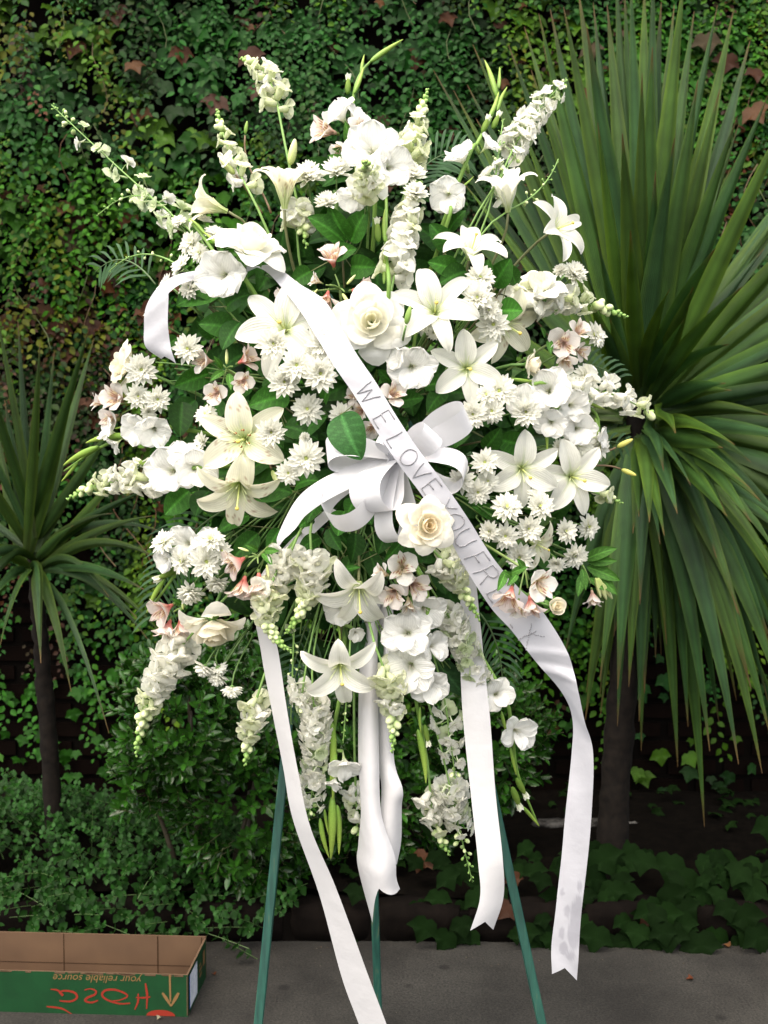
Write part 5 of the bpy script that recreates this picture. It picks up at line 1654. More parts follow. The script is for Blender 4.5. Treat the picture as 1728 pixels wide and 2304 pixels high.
# ================================================================== THE FLOWER SPRAY
# floral foam in its green cage, wired to the easel behind the flowers
M_FOAM = plain('floral_foam', (.020, .055, .022), .9, .1, noise=(60, (.010, .030, .012), .3, .7, .6))
fo = empty('foam_cage', Matrix.Translation(FOAM)); tag(fo, 'dark green floral foam cage hidden deep behind the bow', 'foam cage')
V, F = rough_block(.20, .10, .26, .004, 77, (6, 4, 8)); obj('foam', mk('foam', V, F, M_FOAM), fo)
cg = MB()
for k in range(5):
    z = -.12 + .06 * k
    V, F = tube([Vector((-.105, -.055, z)), Vector((.105, -.055, z)), Vector((.105, .055, z)), Vector((-.105, .055, z)), Vector((-.105, -.055, z))], .002, 5); cg.add(V, F, (.02, .10, .04))
for k in range(4):
    x = -.09 + .06 * k
    V, F = tube([Vector((x, -.056, -.13)), Vector((x, -.056, .13))], .002, 5); cg.add(V, F, (.02, .10, .04))
obj('cage', cg.mesh('cage', M_STEM), fo)

# ---- greenery first: dark filler leaves that close the gaps
rg = random.Random(91)
FILLERS = []
spots_ = [(790 + 400 * math.sqrt((k + .5) / 36) * math.cos(k * 2.399), 960 + 450 * math.sqrt((k + .5) / 36) * math.sin(k * 2.399)) for k in range(36)]
spots_ += [(760, 470), (830, 520), (690, 520), (800, 420), (880, 640), (650, 620), (620, 1180), (1000, 1400), (720, 1440), (880, 1400)]
for k, (bx, by) in enumerate(spots_):
    if by > 1330 and k < 36: continue
    lv = []
    for j in range(8):
        w = rg.uniform(0, 6.28); l = rg.uniform(66, 105)
        ox, oy = bx + rg.uniform(-42, 42), by + rg.uniform(-42, 42)
        lv.append((ox, oy, ox + l * math.cos(w), oy + l * math.sin(w), rg.uniform(.28, .36), rg.choice([.5, .75, 1.0])))
    FILLERS.append((bx, by, salal((bx, by), lv, None, dy=.12 + rg.uniform(0, .06), group='filler greenery', c=(.018, .066, .009))))

salal((792, 915), [(768, 932, 815, 1040, .36, 1.0)], 'big single dark leaf pointing down onto the bow loops', dy=-.06, c=(.028, .090, .024))
salal((770, 570), [(775, 545, 690, 488, .30, 1.25), (782, 540, 742, 462, .34, 1.5), (790, 545, 828, 470, .34, 1.5), (782, 560, 742, 572, .30, 1.0), (790, 600, 852, 602, .40, 1.25), (745, 575, 805, 560, .32, 1.25), (700, 610, 650, 640, .34, 1.0)], 'bright green leaf fan under the snapdragon stem above the pink alstroemeria', dy=.04)
salal((470, 690), [(490, 655, 395, 690, .36, 1.25), (530, 740, 445, 730, .36, 1.0), (510, 690, 565, 660, .36, 1.0), (500, 660, 420, 640, .34, 1.25), (540, 725, 500, 790, .32, .75)], 'wide dark leaves beside the curling ribbon end', dy=.0)
salal((1000, 570), [(1010, 560, 965, 500, .32, 1.25), (1030, 610, 960, 590, .32, 1.5), (1050, 610, 985, 640, .34, 1.0), (1010, 520, 1050, 470, .26, 1.0)], 'green leaves tucked under the upward facing lily by the white snapdragon', dy=.03)
salal((1140, 640), [(1110, 645, 1150, 580, .36, 1.25), (1125, 700, 1178, 700, .50, 1.75), (1090, 640, 1100, 580, .36, 1.25), (1160, 640, 1135, 590, .3, 1.0)], 'bright green rounded leaves beside the upper white rose', dy=-.02)
salal((620, 900), [(650, 890, 556, 915, .32, 1.25), (700, 960, 660, 905, .3, 1.0), (660, 985, 740, 935, .22, 1.25), (730, 905, 745, 868, .4, 1.5), (640, 960, 720, 990, .3, .75), (580, 960, 640, 1010, .3, .75)], 'green leaves below the daisy chrysanthemum cluster', dy=.02)
salal((620, 1090), [(570, 1090, 660, 1110, .40, 1.0), (665, 1095, 720, 1080, .38, 1.25), (560, 1060, 620, 1030, .32, 1.0), (700, 1165, 672, 1188, .4, 1.25), (720, 1130, 690, 1180, .3, 1.0)], 'dark leaves beside the speckled lily and slanting bow tail', dy=.02)
salal((790, 1160), [(775, 1150, 760, 1208, .42, 1.75), (800, 1130, 838, 1182, .42, 1.5), (800, 1125, 780, 1160, .4, 1.75), (840, 1150, 870, 1200, .3, .75), (740, 1190, 770, 1240, .3, .75)], 'pale undersides of leaves hanging below the bow', dy=.0)
salal((400, 1120), [(425, 1105, 370, 1160, .38, 1.5), (470, 1105, 440, 1165, .40, .75), (370, 1000, 335, 1040, .3, 1.25), (365, 995, 420, 1020, .34, 1.5), (410, 905, 405, 985, .34, .5)], 'mid green leaves under the ruffled gladiolus pair', dy=.04)
salal((1100, 990), [(1090, 1010, 1128, 960, .34, 1.0), (1170, 1000, 1110, 985, .40, 1.25), (1040, 960, 1020, 1010, .36, 1.0), (1170, 990, 1200, 950, .34, .75), (1030, 950, 1080, 960, .34, .75)], 'rounded dark leaves above the pair of open lilies', dy=.04)
salal((930, 890), [(900, 905, 955, 895, .32, 1.25), (955, 870, 1010, 860, .28, 1.25), (880, 860, 850, 830, .3, 1.0), (960, 850, 990, 790, .32, 1.0), (1000, 880, 960, 930, .3, 1.0)], 'green leaves between message ribbon and star shaped lily', dy=.04)
salal((990, 1440), [(965, 1470, 1052, 1572, .20, .75), (955, 1400, 1040, 1470, .22, .75), (850, 1420, 838, 1530, .18, .75), (820, 1400, 800, 1500, .18, .75), (960, 1370, 1010, 1420, .24, .75)], 'long dark pointed leaves hanging beside the white gladiolus', dy=.06, c=(.022, .066, .020))
salal((920, 1210), [(905, 1215, 862, 1262, .22, 1.25), (895, 1260, 870, 1290, .22, 1.25), (760, 1290, 815, 1275, .14, 1.5), (870, 1190, 850, 1250, .3, .75)], 'small pointed leaves above the spotted alstroemeria', dy=.02)

frond((350, 640), (215, 612), (280, 585), 9, 90, 'wispy palm frond reaching out over the wall beside curled ribbon', dy=.10)
frond((500, 1150), (350, 1400), (395, 1250), 16, 130, 'arching palm frond with thin leaflets beside the gladiolus buds', dy=.10)
frond((900, 460), (1040, 340), (960, 370), 12, 140, 'blue green palm frond between the upper snapdragon and gladiolus', dy=.12)
frond((1220, 840), (1400, 860), (1320, 820), 12, 90, 'fine palm frond behind the snapdragon over the cordyline crown', dy=.08)
frond((1230, 960), (1420, 1000), (1330, 985), 9, 70, 'short palm frond by the yellow lily buds', dy=.08)
frond((700, 1380), (640, 1620), (660, 1500), 12, 110, 'hanging palm frond behind the lower larkspur', dy=.12)
frond((1080, 1380), (1130, 1560), (1120, 1460), 10, 90, 'hanging palm frond behind the far side tail', dy=.12)

def hanging_stems(spots, label):
    """Bare cut stems and grasses pushed into the foam."""
    r0 = FOAM.copy(); r = empty('greenery_stems', Matrix.Translation(r0)); tag(r, label, 'stems', 'bare green stems in the flower spray')
    for (x, y, tx, ty) in spots:
        b = P(x, y, dome(x, y) + .13); t = P(tx, ty, dome(tx, ty) + random.uniform(.03, .10))
        mid = b.lerp(t, .5) + Vector((random.uniform(-.01, .01), -.02, random.uniform(0, .015)))
        V, F = tube([p - r0 for p in bez(b, b.lerp(mid, .8), mid.lerp(t, .4), t, 9)], list(np.linspace(.0021, .0013, 9)), 5)
        c = np.array(random.choice([(.10, .20, .045), (.075, .17, .035), (.14, .23, .06)])) * random.uniform(.8, 1.1)
        obj('stem', mk('stem', V, F, M_STEM, np.tile(c, (len(V), 1))), r)
    return r
hanging_stems([(760 + random.uniform(-70, 90), 1190 + random.uniform(-30, 40), 650 + k * 21 + random.uniform(-14, 14), 1420 + random.uniform(0, 170)) for k in range(19)], 'bare green stems hanging straight down beneath the bow')
hanging_stems([(640 + random.uniform(-40, 40), 1120 + random.uniform(-20, 40), 470 + k * 13 + random.uniform(-12, 12), 1240 + k * 12 + random.uniform(0, 60)) for k in range(8)], 'slanting green stems below the nodding freckled lily')
hanging_stems([(1010 + random.uniform(-20, 30), 1080 + random.uniform(-30, 40), 1090 + k * 18 + random.uniform(-8, 8), 1130 + random.uniform(-30, 70)) for k in range(9)], 'thin green stems reaching towards the lower chrysanthemum cluster')
hanging_stems([(620 + random.uniform(-20, 30), 850 + random.uniform(-30, 40), 330 + random.uniform(-10, 70), 815 + k * 14) for k in range(4)], 'long thin green stems reaching towards the outer white rose')

salal((440, 850), [(470, 840, 390, 870, .3, 1.25), (440, 900, 380, 960, .3, .75), (500, 900, 450, 960, .3, 1.0), (400, 760, 350, 800, .28, 1.0), (480, 760, 440, 720, .3, 1.0), (560, 850, 510, 905, .3, 1.25), (600, 850, 640, 900, .3, 1.0)], 'mid green leaves around the pale alstroemeria sprig', dy=.06)
salal((520, 1180), [(560, 1160, 490, 1200, .28, 1.25), (580, 1200, 520, 1260, .28, 1.0), (600, 1150, 560, 1110, .3, 1.0), (540, 1230, 460, 1300, .24, .75), (630, 1190, 600, 1240, .28, 1.25)], 'green leaves below the nodding freckled lily', dy=.07)
salal((760, 1270), [(740, 1260, 690, 1330, .26, .75), (790, 1250, 770, 1340, .22, 1.0), (830, 1240, 860, 1320, .24, .75), (720, 1210, 670, 1240, .3, 1.0), (800, 1200, 790, 1270, .3, .75), (860, 1180, 890, 1240, .3, 1.0)], 'shaded leaves in the hollow beneath the bow', dy=.07)
salal((1150, 1160), [(1180, 1150, 1230, 1100, .3, 1.0), (1110, 1160, 1060, 1140, .3, 1.25), (1200, 1230, 1260, 1290, .28, 1.0), (1120, 1250, 1070, 1210, .28, 1.0), (1240, 1160, 1290, 1130, .3, .75)], 'leaves behind the large lower chrysanthemum cluster', dy=.08)
# ---- lilies
lily(1050, 828, 158, (0, .02, 1), 38, 'star', 'flat star shaped white lily beside the cream rosebud', dy=-.02)
lily(978, 700, 172, (-.05, .30, .95), 45, 'open', 'white lily above the daisies with petals curling back, near the large rose', dy=-.03)
lily(1058, 572, 150, (.10, .75, .66), 30, 'open', 'white lily facing up with drooping side petals beside the tall white snapdragon', dy=-.01)
lily(1246, 518, 140, (.62, .30, .72), 20, 'open', 'outermost upper white lily in front of the cordyline blades', dy=-.02)
lily(1143, 478, 130, (-.10, .86, .40), 15, 'bell', 'white lily in side view opening upward among green larkspur buds')
lily(640, 470, 138, (.05, .95, .25), 30, 'bell', 'cream white lily trumpet opening upward below the single tall bud', cream=1)
lily(512, 476, 120, (-.88, .28, .25), 20, 'bell', 'pale yellow lily trumpet turned towards the wall', cream=1)
lily(549, 988, 200, (-.12, .06, 1), 34, 'star', 'largest cream lily with rust anthers beside a single daisy', cream=1, anther=1, dy=-.02)
lily(538, 1092, 180, (-.06, -.62, .72), 20, 'open', 'nodding freckled cream lily below the one with rust anthers', cream=1)
lily(640, 740, 205, (-.12, .22, .95), 15, 'star', 'large white lily half covered by the message ribbon', dy=-.01)
lily(1175, 1056, 165, (.12, -.15, 1), 31, 'star', 'white lily overlapping its neighbour on the side nearer the bow', dy=-.03)
lily(1288, 1073, 162, (.22, .02, .95), 50, 'star', 'white lily at the outer edge below the yellow buds', dy=-.035)
lily(807, 1322, 175, (0, -.66, .72), 0, 'open', 'nodding white lily with its yellow pistil hanging, above the curled tails', dy=-.02)
lily(765, 1498, 165, (.05, -.38, .9), 36, 'open', 'lowest white lily just above the curled ribbon tails', dy=-.03)
lily(1202, 1222, 105, (.70, -.22, .55), 10, 'open', 'half hidden white lily among the lower chrysanthemum heads', cream=1)
lily(1132, 728, 165, (.50, -.30, .8), 20, 'star', 'cream lily mostly hidden behind the column of daisies', cream=1, dy=.03)

lily_bud(652, 372, 664, 312, BUD_PALE, 'fat pale green bud standing above the upward cream lily', (650, 470), dark=False)
lily_bud(552, 302, 556, 272, BUD_GREEN, 'small green bud high against the ivy on a brown stem', (610, 480))
lily_bud(528, 392, 494, 355, BUD_PALE, 'striped pale green bud leaning by the snapdragon', (590, 480))
lily_bud(1388, 1006, 1424, 988, BUD_YEL, 'upper of two yellow buds on brown stalks', (1290, 1040))
lily_bud(1398, 1056, 1432, 1070, BUD_YEL, 'lower of two yellow buds on brown stalks', (1290, 1050))
lily_bud(612, 1058, 626, 1090, BUD_PALE, 'small pale bud under the lily with rust anthers', (620, 1050))
lily_bud(914, 730, 924, 688, BUD_GREEN, 'narrow green bud beside the large open rose', (905, 780), dy=-.06, dark=False)

# ---- roses
rose(836, 722, 175, (.02, .12, 1), 20, 'largest white rose, fully open, beside the message ribbon', dy=-.03)
rose(565, 545, 180, (.35, .78, .42), 40, 'big white rose seen from the side below the pale yellow lily', dy=-.05)
rose(276, 822, 118, (-.80, .22, .48), 10, 'white rose at the outer edge under the curled ribbon end', 'cream', dy=-.02)
rose(962, 1182, 138, (.25, .06, .95), 60, 'cream rose with a peach heart tucked beneath the lettering', 'peach', dy=-.145)
rose(478, 1418, 155, (.05, -.85, .45), 0, 'nodding cream rose at the lower edge beside pink alstroemeria', 'cream', dy=-.02)
rose(1215, 640, 125, (.05, .78, .55), 30, 'white rose opening upward over the horizontal snapdragon', dy=-.02)
rose(1198, 822, 70, (.92, -.12, .30), 0, 'closed cream rosebud lying sideways beside the star lily', 'cream', layers=(0, 1, 2, 3), dy=-.02)
rose(1250, 1364, 70, (.35, .1, .9), 0, 'small round cream rosebud below the spotted alstroemeria', 'cream', layers=(0, 1, 2), dy=-.15)

# ---- gladioli
glad([(560, 640), (500, 590), (455, 530), (425, 495)], [(502, 618, 125, (-.15, -.1, 1))], [], [(498, 560, 455, 520), (462, 528, 424, 490)], 'ruffled white gladiolus trumpet with a green bud tip beside the big side-view rose', dy=-.05)
glad([(845, 420), (805, 300), (795, 220), (822, 150), (900, 95)], [(765, 258, 85, (-.5, .6, .5)), (800, 265, 70, (.5, .6, .4))], [(782, 212, 784, 168)], [(796, 212, 818, 150), (812, 170, 820, 122), (832, 140, 908, 88)], 'topmost gladiolus with its green tip bending over against the ivy', dy=.02)
glad([(1035, 400), (1075, 320), (1110, 250), (1125, 155)], [(1038, 352, 80, (-.4, .75, .4)), (1098, 326, 55, (.6, .6, .4))], [(1085, 300, 1100, 260), (1108, 290, 1125, 252)], [(1100, 265, 1122, 205), (1118, 250, 1142, 195), (1122, 200, 1124, 150), (1118, 220, 1090, 135)], 'gladiolus with green sheaths leaning over the upper cordyline blades', dy=.0)
glad([(872, 690), (868, 560), (868, 430), (850, 350)], [(836, 335, 125, (-.2, .2, .9)), (880, 375, 105, (.45, -.05, .85)), (795, 445, 70, (-.3, -.5, .7))], [(852, 545, 848, 490)], [(866, 545, 866, 470), (864, 640, 862, 560)], 'broad ruffled white gladiolus at the upper centre on a thick green stem', dy=-.04)
glad([(1000, 520), (1005, 470), (1010, 440)], [(1008, 440, 92, (-.15, -.35, .9))], [], [(1040, 420, 1066, 396)], 'single cupped gladiolus flower between the white snapdragon and leaning gladiolus', dy=.0)
glad([(930, 740), (930, 790), (935, 830)], [(928, 824, 108, (.1, -.1, 1)), (895, 812, 60, (-.6, .1, .6))], [], [(932, 770, 938, 740)], 'ruffled white gladiolus flower directly below the large open rose', dy=.0)
glad([(470, 1050), (400, 1060), (340, 1045), (318, 1040)], [(386, 1060, 112, (-.1, 0, 1)), (442, 1056, 98, (.25, -.1, .9)), (412, 1030, 80, (.1, .6, .6))], [(355, 1052, 302, 1036)], [], 'pair of ruffled white gladiolus flowers beside the spiky snapdragon', dy=-.02)
glad([(380, 960), (300, 975), (220, 1010), (145, 1060)], [(312, 962, 82, (-.2, -.2, .9)), (348, 968, 84, (.2, -.35, .9)), (245, 970, 60, (-.7, .3, .4)), (260, 1000, 44, (-.6, -.6, .4))], [], [(285, 980, 192, 998), (222, 1004, 142, 1048), (175, 1040, 137, 1084), (282, 958, 255, 964)], 'gladiolus whose long green tip points out over the smaller cordyline', dy=.0)
glad([(1180, 870), (1260, 880), (1340, 930), (1345, 1000), (1350, 1040)], [(1235, 878, 108, (-.15, .1, 1)), (1288, 912, 80, (.3, -.1, .9)), (1300, 965, 84, (.1, -.1, 1)), (1240, 952, 78, (-.2, -.2, 1)), (1180, 905, 80, (-.3, .1, .9)), (1350, 985, 56, (.8, 0, .4))], [],
     [(1262, 880, 1300, 892), (1300, 890, 1362, 920), (1305, 930, 1340, 950), (1340, 940, 1345, 1000), (1345, 985, 1352, 1035), (1150, 852, 1212, 858), (1225, 945, 1230, 1020), (1235, 950, 1252, 990)], 'gladiolus with arching green sheaths beside the outer snapdragon', dy=-.02)
glad([(960, 1330), (940, 1440), (935, 1560), (950, 1660), (958, 1755)], [(915, 1425, 112, (-.15, .15, .95)), (924, 1502, 118, (-.1, -.1, 1)), (966, 1538, 96, (.2, -.2, .95)), (958, 1372, 92, (.3, -.2, .9)), (975, 1455, 78, (.6, .1, .7))], [(955, 1630, 965, 1680)], [(940, 1640, 958, 1765), (945, 1590, 948, 1650)], 'column of ruffled gladiolus flowers pointing down under the spotted alstroemeria', dy=-.02)
glad([(1110, 1520), (1150, 1640), (1165, 1740), (1210, 1855)], [(1118, 1562, 80, (.1, .2, .9)), (1166, 1646, 92, (.45, -.1, .85))], [(1162, 1750, 1186, 1796), (1152, 1770, 1172, 1822)], [(1128, 1600, 1146, 1660), (1148, 1680, 1162, 1745), (1176, 1815, 1214, 1860)], 'drooping gladiolus beside the hanging lettered ribbon', dy=.0)
glad([(770, 1520), (752, 1640), (750, 1760), (752, 1900)], [(776, 1722, 78, (.15, -.62, .75)), (752, 1760, 48, (-.2, -.8, .5))], [], [(745, 1620, 742, 1760), (752, 1680, 748, 1800), (748, 1790, 744, 1935), (758, 1810, 762, 1925), (720, 1840, 742, 1932), (730, 1820, 740, 1880)], 'upside-down gladiolus with long yellow green sheaths by the dense larkspur', dy=.0)
glad([(480, 1200), (425, 1250), (375, 1320), (332, 1378)], [(420, 1222, 90, (-.3, .1, .9)), (470, 1215, 60, (.2, .3, .7)), (375, 1260, 62, (-.5, -.2, .7))], [(400, 1278, 348, 1306)], [(372, 1300, 330, 1380)], 'gladiolus with green bud tip beside the arching palm frond', dy=.02)
glad([(770, 1330), (772, 1370), (765, 1400)], [(768, 1372, 78, (-.2, -.2, .9)), (800, 1425, 44, (.3, -.4, .7))], [], [(760, 1400, 765, 1450)], 'white gladiolus flower behind the nodding lily with hanging pistil', dy=.04)

# ---- snapdragons
spike('snap', (626, 246), (542, 132), 'tallest snapdragon, bent at the tip against the ivy wall', mid=(596, 165), n=15, d=44, openf=.72, nb=12, green=.3)
spike('snap', (555, 420), (488, 246), 'greenish snapdragon between the striped bud and the tall bent one', mid=(512, 330), n=11, d=42, openf=.66, nb=16, green=.5)
spike('snap', (922, 368), (962, 200), 'pale green snapdragon standing before the blue green frond', mid=(938, 290), n=14, d=46, openf=.62, nb=18, green=.75)
spike('snap', (886, 625), (945, 402), 'fullest white snapdragon, beside the thick gladiolus stem', mid=(910, 520), n=26, d=54, openf=.84, nb=8, green=.05, face=.25, dy=-.03)
spike('snap', (830, 425), (822, 362), 'snapdragon pointing straight at the viewer over the broad gladiolus', n=16, d=46, openf=.7, nb=12, green=.55, dy=-.06, tipY=1.86)
spike('snap', (1165, 690), (1412, 714), 'horizontal snapdragon with a long green tip crossing the cordyline', mid=(1280, 676), n=22, d=54, openf=.70, nb=16, green=.1)
spike('snap', (1270, 862), (1462, 930), 'white snapdragon reaching furthest out over the dark cordyline crown', mid=(1380, 888), n=17, d=52, openf=.96, nb=4, green=.05)
spike('snap', (355, 1082), (150, 1124), 'spiky white snapdragon pointing at the smaller cordyline', mid=(250, 1085), n=20, d=48, openf=.66, nb=16, green=.1)
spike('snap', (420, 1440), (306, 1700), 'long white snapdragon arching down in front of the glossy shrub', mid=(345, 1560), n=26, d=54, openf=.62, nb=24, green=.05)
spike('snap', (578, 1570), (552, 1722), 'short cream snapdragon hanging before the shrub beside the long tail', mid=(562, 1640), n=13, d=46, openf=.66, nb=12, green=.7)
spike('snap', (612, 1310), (655, 1466), 'greenish snapdragon hooked over the top of the long tail', mid=(602, 1400), n=13, d=48, openf=.48, nb=26, green=.5, dy=-.03)
spike('snap', (700, 1240), (643, 1424), 'snapdragon with a dense white base beside the nodding lily', mid=(692, 1340), n=18, d=54, openf=.52, nb=22, green=.15, dy=-.02, face=.3)
spike('snap', (655, 1240), (620, 1330), 'white snapdragon mass under the slanting bow tail', n=14, d=54, openf=.9, nb=4, green=.0, dy=.0, face=.3)
spike('snap', (990, 1255), (1080, 1398), 'green tipped snapdragon under the peach hearted rose', mid=(1030, 1310), n=15, d=46, openf=.60, nb=18, green=.5, dy=-.03)
spike('snap', (862, 1500), (882, 1694), 'snapdragon hanging from a thick pale stem over the curled tails', mid=(884, 1585), n=13, d=48, openf=.62, nb=18, green=.6, dy=-.04)
spike('snap', (968, 1780), (1012, 1926), 'small cream snapdragon low beside the hanging dense larkspur', mid=(980, 1850), n=11, d=42, openf=.62, nb=12, green=.6, dy=.01)
spike('snap', (800, 1770), (805, 1880), 'snapdragon tip peeping out beside the curled tails', n=8, d=40, openf=.8, nb=4, green=.5, dy=.06)
spike('snap', (1345, 1110), (1400, 1132), 'stubby green snapdragon tip at the outer edge below the lily', n=3, d=36, openf=.25, nb=12, green=1.0, dy=.02)
spike('snap', (668, 520), (690, 560), 'soft white snapdragon behind the side-view rose', mid=(672, 480), n=14, d=48, openf=.7, nb=8, green=.5, dy=.06)

# ---- larkspur
spike('lark', (416, 508), (116, 236), 'longest larkspur reaching far up over the ivy wall', mid=(275, 385), n=15, d=42, openf=.84, nb=14, green=.35, dy=.0)
spike('lark', (400, 500), (217, 488), 'thin budding larkspur arching below the longest one', mid=(312, 440), n=5, d=34, openf=.5, nb=13, green=.4)
spike('lark', (420, 610), (245, 612), 'thin larkspur with only green buds above the curled ribbon', mid=(325, 572), n=1, d=26, openf=.15, nb=13, green=1)
spike('lark', (1150, 345), (1274, 180), 'dense white larkspur standing against the upper cordyline blades', mid=(1200, 262), n=42, d=38, openf=.86, nb=10, green=.12, spread=.8)
spike('lark', (1105, 430), (1160, 350), 'loose larkspur florets below the dense upper one', n=8, d=40, openf=.95, nb=2, green=.1)
spike('lark', (1112, 420), (1132, 268), 'slim larkspur with green buds beside the leaning gladiolus', n=1, d=26, openf=.1, nb=18, green=1, spread=1.6)
spike('lark', (1150, 470), (1256, 358), 'green budded larkspur over the upward side-view lily', mid=(1215, 425), n=1, d=26, openf=.1, nb=16, green=1, spread=1.5)
spike('lark', (704, 1570), (694, 1842), 'dense larkspur hanging beside the long tail', mid=(708, 1700), n=50, d=40, openf=.88, nb=9, green=.15)
spike('lark', (1010, 1760), (1063, 1985), 'dense larkspur whose bud tip hangs lowest of all', mid=(1030, 1850), n=34, d=42, openf=.56, nb=18, green=.15)
spike('lark', (1003, 1590), (1024, 1745), 'loose larkspur above the lowest hanging one', n=13, d=38, openf=.9, nb=8, green=.2)
spike('lark', (1000, 1372), (1092, 1578), 'dense white larkspur crossing behind the lettered ribbon', mid=(1052, 1470), n=42, d=40, openf=.80, nb=12, green=.25)
spike('lark', (662, 1400), (654, 1630), 'thin hanging larkspur of green buds beside the long tail', n=1, d=26, openf=.1, nb=20, green=1, spread=1.3)
spike('lark', (684, 1530), (676, 1590), 'short tuft of white larkspur beside the lowest lily', n=10, d=36, openf=.95, nb=2)
spike('lark', (782, 1540), (772, 1672), 'thin bud stalk between the gladiolus sheaths and curled tails', n=1, d=26, openf=.1, nb=14, green=1)
spike('lark', (1060, 1600), (1072, 1740), 'thin larkspur stalk just beside the far side tail', n=3, d=30, openf=.3, nb=12, green=.6)

# ---- alstroemerias
alstroemeria((800, 330), [(735, 292, 82, (-.7, .1, .6), 'pale'), (808, 296, 66, (.3, .4, .7), 'pale'), (765, 335, 50, (-.4, -.5, .6), 'white')], [(790, 345, 775, 270), (800, 350, 800, 280), (790, 350, 745, 335), (785, 370, 735, 350), (800, 350, 812, 310)], 'spotted pale alstroemeria beneath the topmost gladiolus')
alstroemeria((765, 650), [(748, 580, 72, (-.1, .7, .6), 'pink'), (735, 672, 62, (-.15, -.8, .4), 'pink'), (812, 650, 66, (.85, .1, .3), 'pink'), (712, 632, 40, (-.8, .3, .4), 'white'), (637, 662, 40, (-.5, 0, .7), 'pale')], [], 'rose pink throated alstroemeria beside the largest white rose', budpx=[(780, 640, 800, 618), (770, 660, 790, 690), (715, 650, 700, 668)])
alstroemeria((510, 830), [(460, 812, 62, (-.6, .0, .5), 'pale'), (553, 808, 66, (.75, .35, .4), 'pink'), (547, 858, 58, (.1, -.2, .9), 'pale'), (487, 886, 62, (-.1, -.1, .95), 'pale')], [(500, 830, 480, 800), (505, 835, 470, 860), (515, 840, 520, 880)], 'pale alstroemeria sprig with salmon throats beside the lone daisy', budpx=[(510, 820, 510, 785)])
alstroemeria((330, 905), [(262, 896, 76, (-.35, .1, .85), 'pale'), (252, 940, 60, (-.5, -.3, .8), 'pale'), (222, 905, 46, (-.9, .2, .2), 'pale')], [], 'blush alstroemeria hanging at the outer edge under the white rose')
alstroemeria((1240, 770), [(1268, 772, 76, (-.1, -.1, 1), 'pale'), (1300, 748, 62, (.3, .5, .7), 'pale'), (1272, 808, 56, (.0, -.7, .6), 'pale'), (1306, 790, 48, (.6, -.3, .6), 'pale')], [(1240, 760, 1262, 735), (1235, 765, 1240, 800), (1225, 760, 1215, 735)], 'withering blush alstroemeria beneath the horizontal snapdragon')
alstroemeria((580, 1252), [(530, 1268, 76, (-.75, -.45, .4), 'pink'), (545, 1322, 82, (-.2, -.9, .3), 'pink'), (584, 1316, 84, (.1, -.9, .35), 'pink'), (520, 1255, 50, (-.8, .1, .4), 'white')], [(590, 1245, 615, 1275), (580, 1240, 550, 1225), (595, 1240, 630, 1240)], 'coral throated alstroemeria nodding beside the top of the long tail', budpx=[(600, 1270, 605, 1300), (560, 1240, 535, 1232)], dy=-.04)
alstroemeria((410, 1368), [(368, 1372, 80, (-.6, -.3, .6), 'pink'), (376, 1416, 70, (-.3, -.9, .3), 'pink'), (405, 1412, 62, (.0, -.95, .25), 'pink')], [(415, 1360, 440, 1345), (410, 1360, 385, 1345)], 'reddish alstroemeria squeezed between the cream rose and gladiolus buds', budpx=[(412, 1372, 410, 1350)])
alstroemeria((890, 1300), [(906, 1276, 84, (.05, .2, 1), 'white'), (932, 1318, 78, (.45, -.2, .8), 'pale'), (884, 1335, 72, (-.2, -.4, .85), 'pale'), (862, 1290, 52, (-.7, .3, .5), 'white'), (920, 1360, 56, (.1, -.8, .5), 'white')], [], 'spotted white alstroemeria below the peach hearted rose', dy=-.05)
alstroemeria((1180, 1280), [(1212, 1312, 84, (.3, -.05, .9), 'white'), (1146, 1342, 82, (-.3, -.75, .55), 'pink'), (1196, 1362, 70, (.15, -.85, .4), 'pink'), (1166, 1368, 54, (-.1, -.85, .5), 'white')], [(1138, 1282, 1118, 1332), (1150, 1290, 1190, 1275), (1180, 1285, 1160, 1255), (1150, 1300, 1130, 1285), (1165, 1290, 1140, 1320)], 'striped alstroemeria covering the end of the silver words', dy=-.235)
alstroemeria((870, 910), [(884, 888, 68, (.3, .3, .85), 'pale'), (812, 925, 60, (-.5, -.1, .8), 'pale'), (838, 960, 54, (-.3, -.5, .7), 'pale'), (800, 890, 48, (-.7, .1, .6), 'pale')], [], 'blush alstroemeria peeping out on both sides of the message ribbon', dy=.0)
alstroemeria((1310, 1270), [(1334, 1345, 54, (.1, -.9, .3), 'pale')], [(1315, 1260, 1392, 1232), (1320, 1262, 1390, 1262), (1320, 1275, 1400, 1308), (1330, 1280, 1390, 1340), (1310, 1280, 1318, 1330), (1310, 1290, 1300, 1345), (1325, 1300, 1360, 1330)], 'leafy green sprig with one drooping bell before the dark cordyline', budpx=[(1350, 1310, 1378, 1348), (1345, 1300, 1365, 1350), (1340, 1300, 1352, 1345)])

